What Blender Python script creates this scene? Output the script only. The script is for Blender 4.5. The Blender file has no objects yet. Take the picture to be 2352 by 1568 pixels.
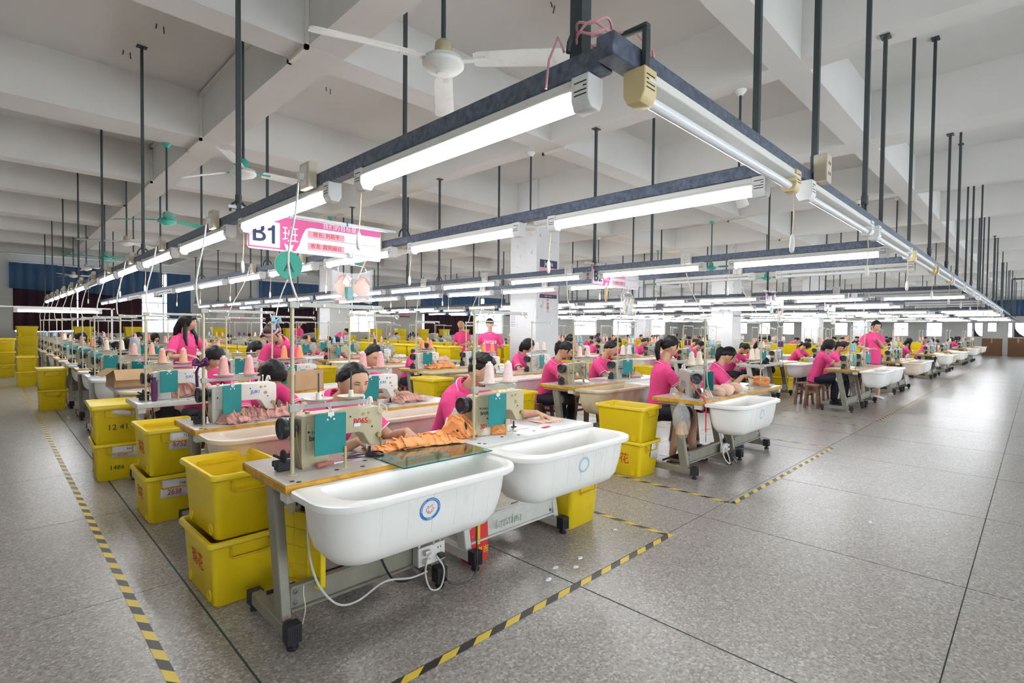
import bpy, bmesh, math, random
from mathutils import Vector, Matrix, noise
D = bpy.data; SC = bpy.context.scene; COL = SC.collection
PI = math.pi
R = random.Random(7)

# ---------------------------------------------------------------- camera, world, exposure
cam = D.cameras.new('camera'); cam.sensor_width = 36; cam.lens = 36 * 1203 / 2352
cam.clip_start = .05; cam.clip_end = 300
co = D.objects.new('camera', cam); COL.objects.link(co)
yaw, pit, rol = (math.radians(a) for a in (45.1, -1.42, .584))
Fw = Vector((math.cos(yaw) * math.cos(pit), math.sin(yaw) * math.cos(pit), math.sin(pit)))
Rt = Vector((math.sin(yaw), -math.cos(yaw), 0)); Up = Rt.cross(Fw)
R2 = Rt * math.cos(rol) + Up * math.sin(rol); U2 = Up * math.cos(rol) - Rt * math.sin(rol)
co.matrix_world = Matrix.Translation((0, 0, 1.5)) @ Matrix((R2, U2, -Fw)).transposed().to_4x4()
SC.camera = co
SC.view_settings.view_transform = 'Standard'; SC.view_settings.look = 'None'
SC.view_settings.exposure = 1.0; SC.view_settings.gamma = 1
try: SC.view_settings.use_curve_mapping = False
except Exception: pass
SC.cycles.use_denoising = True
SC.cycles.sample_clamp_indirect = 6
SC.cycles.adaptive_threshold = .045; SC.cycles.max_bounces = 8; SC.cycles.diffuse_bounces = 3; SC.cycles.transparent_max_bounces = 12
TUBE = 26.0; SKY = 5.0
w = D.worlds.new('world'); SC.world = w; w.use_nodes = True
w.node_tree.nodes['Background'].inputs[0].default_value = (.86, .93, 1, 1)
w.node_tree.nodes['Background'].inputs[1].default_value = SKY

# ---------------------------------------------------------------- materials
MT = {}
def mat(name, col, rough=.6, metal=0, emit=None, es=0, alpha=None, trans=0, ior=1.45, spec=None, sub=0):
    m = D.materials.new(name); m.use_nodes = True
    b = m.node_tree.nodes['Principled BSDF']
    b.inputs['Base Color'].default_value = (*col, 1); b.inputs['Roughness'].default_value = rough
    b.inputs['Metallic'].default_value = metal
    if emit: b.inputs['Emission Color'].default_value = (*emit, 1); b.inputs['Emission Strength'].default_value = es
    if alpha is not None: b.inputs['Alpha'].default_value = alpha
    if trans: b.inputs['Transmission Weight'].default_value = trans; b.inputs['IOR'].default_value = ior
    if spec is not None: b.inputs['Specular IOR Level'].default_value = spec
    if sub: b.inputs['Subsurface Weight'].default_value = sub; b.inputs['Subsurface Radius'].default_value = (.01, .004, .002)
    MT[name] = m; return m
def grain(name, scale=8, amount=.12, bump=.0, detail=4, stain=None, stain_amt=.5, stain_scale=3, thr=(.55, .7), obj=True):
    """world/object-space noise: varies the base colour, optional stains and fine relief"""
    m = MT[name]; nt = m.node_tree; N = nt.nodes; L = nt.links; b = N['Principled BSDF']
    base = tuple(b.inputs['Base Color'].default_value)
    tc = N.new('ShaderNodeTexCoord'); co = tc.outputs['Object']
    nz = N.new('ShaderNodeTexNoise'); nz.inputs['Scale'].default_value = scale; nz.inputs['Detail'].default_value = detail
    L.new(co, nz.inputs['Vector'])
    rp = N.new('ShaderNodeValToRGB'); L.new(nz.outputs['Fac'], rp.inputs['Fac'])
    e = rp.color_ramp.elements; e[0].position = .3; e[1].position = .7
    e[0].color = tuple(c * (1 - amount) for c in base[:3]) + (1,); e[1].color = tuple(min(1, c * (1 + amount)) for c in base[:3]) + (1,)
    out = rp.outputs['Color']
    if stain:
        n2 = N.new('ShaderNodeTexNoise'); n2.inputs['Scale'].default_value = stain_scale; n2.inputs['Detail'].default_value = 6
        L.new(co, n2.inputs['Vector'])
        r2 = N.new('ShaderNodeValToRGB'); L.new(n2.outputs['Fac'], r2.inputs['Fac'])
        r2.color_ramp.elements[0].position = thr[0]; r2.color_ramp.elements[1].position = thr[1]
        r2.color_ramp.elements[0].color = (0, 0, 0, 1); r2.color_ramp.elements[1].color = (stain_amt,) * 3 + (1,)
        mx = N.new('ShaderNodeMix'); mx.data_type = 'RGBA'
        L.new(r2.outputs['Color'], mx.inputs['Factor']); L.new(out, mx.inputs['A']); mx.inputs['B'].default_value = (*stain, 1)
        out = mx.outputs['Result']
    L.new(out, b.inputs['Base Color'])
    if bump:
        bp = N.new('ShaderNodeBump'); bp.inputs['Strength'].default_value = bump; bp.inputs['Distance'].default_value = .01
        L.new(nz.outputs['Fac'], bp.inputs['Height']); L.new(bp.outputs['Normal'], b.inputs['Normal'])
mat('paint', (.70, .69, .66), .75); grain('paint', .7, .06, 0, 5, (.50, .46, .38), .35, .5, (.55, .8))
mat('wallpaint', (.60, .59, .55), .75); grain('wallpaint', .8, .06)
mat('pillar', (.72, .73, .73), .6); grain('pillar', 2, .05, 0, 4, (.38, .36, .33), .6, 7, (.66, .7))
mat('conduit', (.72, .70, .62), .5)
mat('steel', (.12, .145, .20), .42, .45); grain('steel', 40, .35, 0, 3)
mat('rod', (.055, .07, .075), .5, .3)
mat('batten', (.80, .79, .74), .45)
mat('cap', (.78, .78, .76), .4); mat('capold', (.72, .58, .30), .4)
mat('tube', (1, 1, 1), .3, emit=(.93, .96, 1), es=TUBE)
mat('tubeoff', (.86, .88, .90), .15)
mat('yellow', (.84, .61, .006), .38); grain('yellow', 3, .05, 0, 4, (.36, .25, .02), .4, 4, (.58, .78))
mat('yelloworange', (.70, .42, .01), .45)
mat('tub', (.90, .885, .845), .28); grain('tub', 6, .02, 0, 4, (.55, .50, .42), .35, 5, (.6, .8))
mat('tubcream', (.80, .68, .55), .32); grain('tubcream', 4, .05, 0, 4, (.55, .40, .28), .5, 5, (.58, .75))
mat('tubbrown', (.66, .56, .38), .4); grain('tubbrown', 4, .10, 0, 5, (.42, .26, .13), .6, 6, (.5, .7))
mat('laminate', (.50, .45, .40), .28); grain('laminate', 9, .05, 0, 5, (.36, .31, .26), .5, 7, (.58, .75))
mat('laminatewhite', (.74, .75, .76), .22); grain('laminatewhite', 9, .04)
mat('plyedge', (.58, .30, .02), .45); grain('plyedge', 14, .25, .1, 5, (.20, .11, .04), .6, 9, (.58, .7))
mat('frame', (.27, .255, .20), .45, .1); grain('frame', 12, .12, .0, 5, (.20, .09, .06), .8, 9, (.62, .68))
mat('framewhite', (.66, .66, .61), .4); grain('framewhite', 10, .06, 0, 4, (.42, .36, .30), .5, 11, (.64, .7))
mat('rubber', (.025, .025, .03), .6)
mat('castbeige', (.50, .445, .29), .35); grain('castbeige', 8, .05, 0, 4, (.38, .30, .18), .5, 12, (.63, .72))
mat('castwhite', (.78, .76, .70), .3); grain('castwhite', 8, .03)
mat('castgreen', (.42, .43, .38), .4); grain('castgreen', 8, .06)
mat('traycream', (.66, .62, .52), .3, .1); mat('black', (.02, .02, .025), .35); mat('blackmat', (.03, .03, .035), .7)
mat('chrome', (.62, .62, .62), .22, 1); mat('brass', (.45, .33, .15), .4, .8); mat('alu', (.62, .62, .60), .4, .7)
mat('tealboard', (.0, .20, .205), .45); grain('tealboard', 5, .12)
mat('fangreen', (.05, .42, .33), .4); mat('fanwhite', (.74, .74, .70), .35); grain('fanwhite', 9, .05, 0, 5, (.42, .26, .13), .55, 16, (.62, .80))
mat('wood', (.20, .085, .045), .5); grain('wood', 12, .3, .05)
mat('peg', (.52, .43, .18), .5)
mat('pink', (.80, .06, .24), .8); grain('pink', 40, .06, .04)
mat('trimwhite', (.86, .80, .82), .8)
mat('skin', (.60, .34, .22), .5, sub=.15); grain('skin', 20, .04)
mat('hair', (.010, .008, .009), .42, spec=.25); grain('hair', 90, .5, .25)
mat('hairbrown', (.06, .028, .02), .42); mat('hairblond', (.5, .30, .12), .5)
mat('navy', (.012, .014, .028), .8); mat('denim', (.06, .10, .22), .8); mat('shoeblue', (.03, .07, .25), .6)
mat('shoewhite', (.82, .82, .82), .5); mat('eyewhite', (.75, .72, .70), .3); mat('iris', (.02, .012, .01), .2)
mat('lips', (.48, .17, .15), .5)
mat('conepink', (.78, .40, .38), .75); mat('conepale', (.84, .66, .62), .75); mat('coneorange', (.90, .33, .14), .75)
mat('conecream', (.80, .70, .55), .75); mat('coneplum', (.10, .02, .10), .7); mat('conesalmon', (.80, .42, .30), .75); mat('coneblue', (.35, .60, .75), .75)
for k in ('conepink', 'conepale', 'coneorange', 'conecream', 'conesalmon'): grain(k, 70, .10, .2)
mat('orange', (.95, .40, .14), .8); grain('orange', 14, .10)
mat('rose', (.66, .36, .30), .85); grain('rose', 14, .14, .1)
mat('nude', (.78, .50, .38), .75); mat('blackcloth', (.015, .015, .02), .9); mat('whitecloth', (.80, .79, .80), .8)
mat('glass', (.66, .86, .80), .03, trans=1, ior=1.45); mat('glassedge', (.0, .10, .10), .15)
mat('plastic', (.85, .87, .90), .18, alpha=.26)
mat('plasticbag', (.85, .87, .90), .18, alpha=.5); mat('card', (.50, .33, .18), .8); grain('card', 8, .08)
mat('paper', (.82, .80, .84), .7); mat('ink', (.03, .03, .05), .7); mat('redink', (.55, .03, .03), .7); mat('bluelogo', (.02, .22, .62), .5); mat('palelogo', (.38, .62, .78), .5)
mat('signpink', (.64, .10, .29), .45); mat('signwhite', (.78, .76, .78), .4); mat('signpale', (.74, .36, .44), .5); mat('signnavy', (.02, .03, .08), .5)
mat('discgreen', (.0, .20, .14), .4); mat('discyellow', (.85, .74, .05), .4)
mat('red', (.75, .03, .03), .5); mat('goldink', (.9, .6, .05), .4)
mat('curtainblue', (.06, .13, .26), .8); mat('maroon', (.045, .012, .022), .85)
mat('winframe', (.55, .56, .56), .4, .3)
mat('pane', (.9, .95, 1), .05, alpha=.12)
mat('tapeblack', (.035, .033, .03), .4); mat('tapeyellow', (.80, .58, .07), .4)
mat('cablewhite', (.66, .64, .58), .5); mat('cablecream', (.62, .48, .30), .5); mat('ribbonpink', (.70, .35, .38), .6)
mat('foodtan', (.72, .48, .26), .7); mat('leafgreen', (.05, .22, .15), .6)
mat('blueplastic', (.0, .18, .45), .4); mat('wallbox', (.24, .12, .06), .8); mat('socket', (.76, .74, .70), .35); mat('socketold', (.60, .53, .40), .45)

# terrazzo: chips in world space so the panels run on
def terrazzo():
    m = D.materials.new('terrazzo'); m.use_nodes = True; MT['terrazzo'] = m
    nt = m.node_tree; N = nt.nodes; L = nt.links; b = N['Principled BSDF']
    g = N.new('ShaderNodeNewGeometry')
    v = N.new('ShaderNodeTexVoronoi'); v.inputs['Scale'].default_value = 92; L.new(g.outputs['Position'], v.inputs['Vector'])
    sx = N.new('ShaderNodeSeparateColor'); L.new(v.outputs['Color'], sx.inputs['Color'])
    rp = N.new('ShaderNodeValToRGB'); L.new(sx.outputs['Red'], rp.inputs['Fac'])
    cs = [(0, (.27, .245, .22)), (.25, (.36, .335, .305)), (.62, (.41, .385, .355)), (.88, (.54, .52, .495))]
    el = rp.color_ramp.elements; rp.color_ramp.interpolation = 'CONSTANT'
    el[0].position, el[0].color = 0, (*cs[0][1], 1); el[1].position, el[1].color = cs[1][0], (*cs[1][1], 1)
    for p, c in cs[2:]:
        x = el.new(p); x.color = (*c, 1)
    nz = N.new('ShaderNodeTexNoise'); nz.inputs['Scale'].default_value = .9; nz.inputs['Detail'].default_value = 6; nz.inputs['Roughness'].default_value = .5; L.new(g.outputs['Position'], nz.inputs['Vector'])
    r2 = N.new('ShaderNodeValToRGB'); L.new(nz.outputs['Fac'], r2.inputs['Fac'])
    r2.color_ramp.elements[0].position = .2; r2.color_ramp.elements[0].color = (.86, .84, .81, 1); r2.color_ramp.elements[1].position = .8; r2.color_ramp.elements[1].color = (1.05, 1.05, 1.06, 1)
    mx = N.new('ShaderNodeMix'); mx.data_type = 'RGBA'; mx.blend_type = 'MULTIPLY'; mx.inputs['Factor'].default_value = 1
    L.new(rp.outputs['Color'], mx.inputs['A']); L.new(r2.outputs['Color'], mx.inputs['B']); L.new(mx.outputs['Result'], b.inputs['Base Color'])
    r3 = N.new('ShaderNodeMapRange'); L.new(nz.outputs['Fac'], r3.inputs['Value']); r3.inputs['To Min'].default_value = .31; r3.inputs['To Max'].default_value = .28
    L.new(r3.outputs['Result'], b.inputs['Roughness'])
terrazzo()
mat('joint', (.05, .09, .08), .6)

# ---------------------------------------------------------------- mesh helpers
def rrect(w, d, r, n=5, cx=0, cy=0):
    """rounded rectangle outline; r = one radius or four (front-left, front-right, back-right, back-left); front is -y"""
    if not isinstance(r, (tuple, list)): r = (r,) * 4
    pts = []
    for (sx, sy, a0), rr in zip(((-1, -1, PI), (1, -1, 1.5 * PI), (1, 1, 0), (-1, 1, .5 * PI)), r):
        ox, oy = cx + sx * (w / 2 - rr), cy + sy * (d / 2 - rr)
        for k in range(n + 1):
            a = a0 + k / n * PI / 2; pts.append((ox + rr * math.cos(a), oy + rr * math.sin(a)))
    return pts
class MB:
    def __init__(s): s.v = []; s.f = []; s.m = []
    def add(s, vs, fs, mi=0):
        o = len(s.v); s.v += [tuple(v) for v in vs]
        for f in fs: s.f.append(tuple(i + o for i in f)); s.m.append(mi)
        return s
    def box(s, x0, x1, y0, y1, z0, z1, mi=0, M=None):
        vs = [Vector((x, y, z)) for z in (z0, z1) for y in (y0, y1) for x in (x0, x1)]
        if M: vs = [M @ v for v in vs]
        return s.add(vs, [(0, 2, 3, 1), (4, 5, 7, 6), (0, 1, 5, 4), (2, 6, 7, 3), (0, 4, 6, 2), (1, 3, 7, 5)], mi)
    def loft(s, rings, mi=0, caps=(1, 1), close=True):
        n = len(rings[0]); o = len(s.v); fs = []
        vs = [p for r in rings for p in r]
        for i in range(len(rings) - 1):
            for k in range(n if close else n - 1):
                a = i * n + k; b = i * n + (k + 1) % n; fs.append((a, b, b + n, a + n))
        if caps[0]: fs.append(tuple(reversed(range(n))))
        if caps[1]: fs.append(tuple(range((len(rings) - 1) * n, len(rings) * n)))
        return s.add(vs, fs, mi)
    def tube(s, pts, r, n=8, mi=0, up=None, flat=1.0, caps=(1, 1)):
        """swept tube; r a radius or list; flat squeezes the second axis (or list of (rx, ry))"""
        P = [Vector(p) for p in pts]; rings = []; u = None
        for i, p in enumerate(P):
            t = (P[min(i + 1, len(P) - 1)] - P[max(i - 1, 0)]).normalized()
            if u is None:
                u = Vector(up) if up else (Vector((0, 0, 1)) if abs(t.z) < .9 else Vector((1, 0, 0)))
            u = (u - t * u.dot(t)); u = u.normalized() if u.length > 1e-6 else t.orthogonal().normalized()
            b = t.cross(u)
            rr = r[i] if isinstance(r, (list, tuple)) else r
            rx, ry = rr if isinstance(rr, (list, tuple)) else (rr, rr * flat)
            rings.append([p + b * (rx * math.cos(2 * PI * k / n)) + u * (ry * math.sin(2 * PI * k / n)) for k in range(n)])
        return s.loft(rings, mi, caps)
    def rod(s, p, q, r, n=8, mi=0): return s.tube([p, q], r, n, mi)
    def lathe(s, prof, o=(0, 0, 0), ax='z', n=20, mi=0, caps=(1, 1)):
        rings = []
        for rr, h in prof:
            ring = []
            for k in range(n):
                a = 2 * PI * k / n; c, t = rr * math.cos(a), rr * math.sin(a)
                p = {'z': (c, t, h), 'x': (h, c, t), 'y': (t, h, c)}[ax]
                ring.append((p[0] + o[0], p[1] + o[1], p[2] + o[2]))
            rings.append(ring)
        return s.loft(rings, mi, caps)
    def prism(s, poly, a, b, plane='xz', mi=0):
        def mk(p, t): return {'xz': (p[0], t, p[1]), 'xy': (p[0], p[1], t), 'yz': (t, p[0], p[1])}[plane]
        return s.loft([[mk(p, a) for p in poly], [mk(p, b) for p in poly]], mi)
    def ell(s, c, r, n=12, m=8, mi=0, M=None):
        c = Vector(c); rings = []
        for i in range(1, m):
            t = PI * i / m
            ring = []
            for k in range(n):
                a = 2 * PI * k / n
                p = Vector((r[0] * math.sin(t) * math.cos(a), r[1] * math.sin(t) * math.sin(a), -r[2] * math.cos(t)))
                ring.append(c + (M @ p if M else p))
            rings.append(ring)
        return s.loft(rings, mi)
    def mesh(s, name, mats, bevel=0, smooth=40, seg=2):
        me = D.meshes.new(name); me.from_pydata(s.v, [], s.f)
        me.polygons.foreach_set('material_index', s.m)
        for k in ([mats] if isinstance(mats, str) else mats): me.materials.append(MT[k])
        bm = bmesh.new(); bm.from_mesh(me)
        bmesh.ops.recalc_face_normals(bm, faces=bm.faces)
        if bevel:
            es = [e for e in bm.edges if len(e.link_faces) == 2 and e.calc_face_angle(0) > math.radians(35)]
            bmesh.ops.bevel(bm, geom=es, offset=bevel, segments=seg, affect='EDGES', profile=.6, clamp_overlap=True)
        bm.to_mesh(me); bm.free()
        if smooth:
            me.polygons.foreach_set('use_smooth', [True] * len(me.polygons)); me.set_sharp_from_angle(angle=math.radians(smooth))
        me.update(); return me
    def build(s, name, mats, parent=None, bevel=0, smooth=40, seg=2):
        o = link(name, s.mesh(name, mats, bevel, smooth, seg), parent)
        if name in TINY: o['kind'] = 'stuff'
        return o
TINY = {'bolt', 'cover_plug', 'table_plug', 'tub_bracket', 'screw', 'rivet', 'mould_line', 'logo_emblem', 'thread_eye', 'thread_guide', 'treadle', 'drive_belt', 'anchor_bolt', 'pink_ribbon', 'bobbin_winder', 'printed_lines', 'stitching', 'layer', 'vent_slots'}
def link(name, me, parent=None, loc=None):
    o = D.objects.new(name, me); COL.objects.link(o)
    if parent: o.parent = parent
    if loc: o.location = loc
    return o
def tag(o, label=None, cat=None, group=None, kind=None):
    for k, v in (('label', label), ('category', cat), ('group', group), ('kind', kind)):
        if v: o[k] = v
    return o
def thing(name, label, cat, loc=(0, 0, 0), rz=0, group=None):
    o = D.objects.new(name, None); COL.objects.link(o); o.empty_display_size = .1
    o.location = loc; o.rotation_euler = (0, 0, rz)
    return tag(o, label, cat, group)
KIDS = {}
def kids(o): return list(o.children)
def dup(o, loc=None, rz=None, label=None, group=None, parent=None):
    c = o.copy(); COL.objects.link(c); c.parent = parent
    for k in o.children: dup(k, parent=c)
    if loc: c.location = loc
    if rz is not None: c.rotation_euler = (0, 0, rz)
    if label: c['label'] = label
    if group: c['group'] = group
    elif parent is None and 'group' in c: del c['group']
    return c
def flatten(o, name, cat):
    """one joined mesh of a thing and its parts, for copies too small to show parts"""
    vs, fs, ms, mats = [], [], [], []
    def rec(x, M):
        if x.type == 'MESH':
            me = x.data; off = len(vs); vs.extend(M @ v.co for v in me.vertices)
            idx = []
            for m in me.materials:
                if m not in mats: mats.append(m)
                idx.append(mats.index(m))
            for p in me.polygons: fs.append([i + off for i in p.vertices]); ms.append(idx[p.material_index])
        for k in x.children: rec(k, M @ k.matrix_basis)
    rec(o, Matrix())
    me = D.meshes.new(name); me.from_pydata(vs, [], fs)
    for m in mats: me.materials.append(m)
    me.polygons.foreach_set('material_index', ms)
    me.polygons.foreach_set('use_smooth', [True] * len(fs)); me.set_sharp_from_angle(angle=.7)
    return me
def delete(o):
    for k in kids(o): delete(k)
    D.objects.remove(o)
def text(name, s, size, mt, parent=None, loc=(0, 0, 0), rot=(PI / 2, 0, 0), align='CENTER', sx=1, depth=.0006, bold=0):
    cu = D.curves.new(name, 'FONT'); cu.body = s; cu.size = size; cu.align_x = align; cu.align_y = 'CENTER'; cu.extrude = depth; cu.offset = bold; cu.resolution_u = 3
    t = D.objects.new('tmp', cu); COL.objects.link(t)
    me = D.meshes.new_from_object(t.evaluated_get(bpy.context.evaluated_depsgraph_get())); D.objects.remove(t); D.curves.remove(cu)
    me.materials.clear(); me.materials.append(MT[mt]); me.name = name
    o = link(name, me, parent); o.location = loc; o.rotation_euler = rot; o.scale = (sx, 1, 1)
    return o
def remesh(mb, voxel, smooth=2):
    me = D.meshes.new('tmp'); me.from_pydata(mb.v, [], mb.f)
    bm = bmesh.new(); bm.from_mesh(me); bmesh.ops.recalc_face_normals(bm, faces=bm.faces); bm.to_mesh(me); bm.free()
    o = D.objects.new('tmp', me); COL.objects.link(o)
    m = o.modifiers.new('r', 'REMESH'); m.mode = 'VOXEL'; m.voxel_size = voxel
    if smooth:
        q = o.modifiers.new('s', 'SMOOTH'); q.factor = .5; q.iterations = smooth
    out = D.meshes.new_from_object(o.evaluated_get(bpy.context.evaluated_depsgraph_get()))
    D.objects.remove(o); D.meshes.remove(me)
    out.polygons.foreach_set('use_smooth', [True] * len(out.polygons))
    return out
def rbody(name, mb, voxel, mt, parent, smooth=2):
    me = remesh(mb, voxel, smooth); me.name = name; me.materials.clear(); me.materials.append(MT[mt]); return link(name, me, parent)
ORD = ['front', 'second', 'third', 'fourth', 'fifth', 'sixth', 'seventh', 'eighth', 'ninth', 'tenth', 'eleventh', 'twelfth', 'thirteenth', 'fourteenth', 'fifteenth']

# ---------------------------------------------------------------- the setting
XA, XB, YA, YB, ZS, ZF = -3.0, 52.0, -5.0, 26.4, 4.65, 4.03      # hall extents, slab and beam soffit heights
fl = MB().box(XA - .3, XB + .3, YA - .3, YB + .3, -.3, -.004).build('floor', 'joint', smooth=0); fl['kind'] = 'structure'
tm = MB().box(-.812, .812, -.812, .812, -.045, 0).mesh('floor_tile', 'terrazzo', smooth=0)
tiles = [(.79 + 1.635 * (i + .5), .26 + 1.63 * (j + .5)) for i in range(-3, 32) for j in range(-4, 16)]
tiles = [t for t in tiles if XA < t[0] < XB + .5 and YA < t[1] < YB + .6]
def inview(t):
    d = (t[0] + t[1]) / 1.414; return d > .3 and abs(t[0] - t[1]) / 1.414 < d * 1.02 + 1.2
tiles.sort(key=lambda t: (not inview(t), t[0] ** 2 + t[1] ** 2))
for t in tiles[:300]: link('floor_tile', tm, fl, (*t, 0))
far = MB()
for t in tiles[300:]: far.box(t[0] - .812, t[0] + .812, t[1] - .812, t[1] + .812, -.045, 0)
far.build('floor_tiles', 'terrazzo', fl, smooth=0)['kind'] = 'stuff'

ce = MB().box(XA - .3, XB + .3, YA - .3, YB + .3, ZS, ZS + .2).build('ceiling', 'paint', smooth=0); ce['kind'] = 'structure'
XBEAM = [(-4.6, -4.2), (-1.6, -1.3), (1.62, 1.90), (4.72, 5.06), (8.06, 8.66), (11.10, 11.42), (13.7, 14.0), (16.6, 17.2), (19.6, 19.9), (22.6, 22.9), (25.8, 26.4)]
YBEAM = [(-1.1, -.8), (2.06, 2.40), (5.37, 5.65), (8.24, 8.70)] + [(8.36 + 3.4 * k - (.1 if k % 3 == 0 else 0), 8.62 + 3.4 * k + (.1 if k % 3 == 0 else 0)) for k in range(1, 13)]
for a, b in XBEAM: MB().box(XA, XB, a, b, ZF, ZS + .02).build('ceiling_beam', 'paint', ce, smooth=0)
for a, b in YBEAM: MB().box(a, b, YA, YB, ZF + .002, ZS + .02).build('ceiling_beam', 'paint', ce, smooth=0)
def ceil_z(x, y):
    return ZF if any(a - .03 < y < b + .03 for a, b in XBEAM) or any(a - .03 < x < b + .03 for a, b in YBEAM) else ZS
# white cable conduit run along the second cross beam and up each main beam
def conduit(pts): 
    m = MB()
    for p, q in zip(pts, pts[1:]):
        lo = [min(a, b) - .018 for a, b in zip(p, q)]; hi = [max(a, b) + .018 for a, b in zip(p, q)]
        m.box(lo[0], hi[0], lo[1], hi[1], lo[2], hi[2])
    m.build('conduit', 'conduit', ce, smooth=0)
for (a, b) in YBEAM[2:9]:
    for (c, d) in XBEAM[3:6]:
        conduit([(a + 3.1, d + .02, 4.60), (b + .02, d + .02, 4.60), (b + .02, d + .02, 4.01), (b + .02, c - .02, 4.01)])
for (c, d) in XBEAM[3:9]:
    conduit([(2.04, c - 2.7, 4.60), (2.04, c - .02, 4.60), (2.04, c - .02, 4.01), (2.04, d + .02, 4.01), (2.04, d + .02, 4.6)])
for (x, y) in ((1.62, 4.45), (1.3, 6.6), (1.15, 7.5), (3.2, 6.7), (3.9, 3.4)):
    m = MB()
    for k in (-.03, .03): m.rod((x + k, y, ZS + .01), (x + k * 1.4, y + k, ZS - .06), .006, 5)
    m.build('anchor_bolt', 'rod', ce)
PILL = [(8.18, 7.5), (18.3, 7.5), (28.5, 7.5), (38.7, 7.5), (8.18, 17.0), (18.3, 17.0), (28.5, 17.0), (38.7, 17.0)]
for x, y in PILL:
    p = MB().box(x, x + .74, y, y + .78, 0, ZS).build('pillar', 'pillar', bevel=.012); p['kind'] = 'structure'
    for zz in (.3, .12): MB().box(x - .012, x + .752, y - .012, y + .792, 0, zz + .9 if zz == .3 else zz).build('painted_base', 'wallpaint', p, bevel=.004) if zz == .12 else None

def wall(name, axis, at, a0, a1, openings, t=.25, mt='wallpaint'):
    m = MB(); cuts = sorted(openings)
    def put(u0, u1, z0, z1):
        if u1 - u0 < .005 or z1 - z0 < .005: return
        m.box(u0, u1, at, at + t, z0, z1) if axis == 'x' else m.box(at, at + t, u0, u1, z0, z1)
    u = a0
    for (b0, b1, z0, z1) in cuts:
        put(u, b0, 0, ZS); put(b0, b1, 0, z0); put(b0, b1, z1, ZS); u = b1
    put(u, a1, 0, ZS)
    o = m.build(name, mt, smooth=0); o['kind'] = 'structure'; return o
FARW = [(.6, 6.2, 1.15, 3.7), (9.2, 12.0, 1.15, 3.6), (13.4, 15.4, 1.2, 3.5), (18.6, 25.4, 1.1, 3.5), (28, 30.6, 1.0, 2.7), (33.4, 36.4, 1.0, 2.7), (38.9, 41.8, 1.0, 2.7), (44.5, 48, 1.0, 2.7)]
ENDW = [(.2, 1.2, 1.25, 2.3), (1.27, 1.55, 1.2, 2.3), (2.1, 2.65, 1.6, 2.3), (2.85, 3.37, 1.25, 2.3), (3.45, 3.78, 1.2, 2.3)] + [(5.2 + 2.1 * k, 6.2 + 2.1 * k, 1.2, 2.3) for k in range(9)]
wall('wall_far', 'x', YB, XA, XB, FARW)
wall('wall_end', 'y', XB, YA, YB, ENDW)
FILLW = [(-2.4 + 3.2 * k, .1 + 3.2 * k, 1.0, 3.0) for k in range(17)]  # unseen windows, added so daylight fills the tub fronts and right floor
wall('wall_right', 'x', YA - .25, XA, XB, FILLW)
wall('wall_left', 'y', XA - .25, YA, YB, [])
nwin = 0
def window(axis, at, b0, b1, z0, z1, nv, nh, mt='winframe'):
    global nwin; nwin += 1
    m = MB()
    def bar(u0, u1, za, zb):
        m.box(u0, u1, at + .06, at + .12, za, zb) if axis == 'x' else m.box(at + .06, at + .12, u0, u1, za, zb)
    bar(b0, b0 + .05, z0, z1); bar(b1 - .05, b1, z0, z1); bar(b0, b1, z0, z0 + .05); bar(b0, b1, z1 - .05, z1)
    for k in range(1, nv): c = b0 + (b1 - b0) * k / nv; bar(c - .025, c + .025, z0, z1)
    for k in range(1, nh): c = z0 + (z1 - z0) * k / nh; bar(b0, b1, c - .02, c + .02)
    o = m.build('window_%d' % nwin, mt, smooth=0); o['kind'] = 'structure'
    q = MB(); q.box(b0, b1, at + .085, at + .091, z0, z1) if axis == 'x' else q.box(at + .085, at + .091, b0, b1, z0, z1)
    q.build('pane', 'pane', o, smooth=0)
    return o
for b in FARW: window('x', YB, *b, max(2, round((b[1] - b[0]) / .9)), 2)
for i, b in enumerate(ENDW):
    o = window('y', XB, *b, 1, 6 if i in (0, 3) else 2)
    if i in (0, 3):                                     # half round iron grilles
        m = MB(); c, zc, r = (b[0] if i == 0 else b[0]), 2.2, (b[1] - b[0]) * 1.0
        pts = [(b[1], b[2])] + [(c + r * math.cos(-k / 10 * PI / 2), zc + (r if i == 0 else .95) * math.sin(-k / 10 * PI / 2)) for k in range(11)]
        m.prism([(b[1] + .04, b[2] - .04)] + pts[1:] + [(b[0], b[2] - .04)], XB + .02, XB + .05, 'yz'); m.build('grille_plate', 'blackmat', o, smooth=0)
for b in FILLW: window('x', YA - .25, *b, 3, 2)  # frames and panes for the added fill-light openings, out of view
def curtain(label, mt, x0, x1, z0, z1, y=YB - .12, amp=.03, pitch=.28, group=None, axis='x', name='curtain'):
    n = max(8, int((x1 - x0) / .05)); m = MB(); r1 = []; r2 = []
    for k in range(n + 1):
        x = x0 + (x1 - x0) * k / n; d = amp * math.sin(2 * PI * x / pitch + math.sin(x * 2.1)) + .3 * amp * math.sin(x * 9)
        sag = .05 * math.sin(x * 1.1) + .03 * math.sin(x * 3.3)
        a = (x, y + d) if axis == 'x' else (y + d, x)
        r1.append((*a, z0 + sag)); r2.append((*a, z1))
    m.loft([r1, r2], caps=(0, 0), close=False)
    o = m.build(name, mt, smooth=60); s = o.modifiers.new('t', 'SOLIDIFY'); s.thickness = .006
    return tag(o, label, 'curtain', group)
curtain('long blue curtain along the top of the window nearest the left aisle', 'curtainblue', .5, 5.2, 2.72, 3.72)
curtain('blue curtain hanging lower beside the bright pane of the first far window', 'curtainblue', 5.35, 6.25, 1.75, 3.7)
curtain('dark maroon curtain closing the first far window below the blue one', 'maroon', .6, 2.4, 1.2, 2.9, YB - .05)
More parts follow.
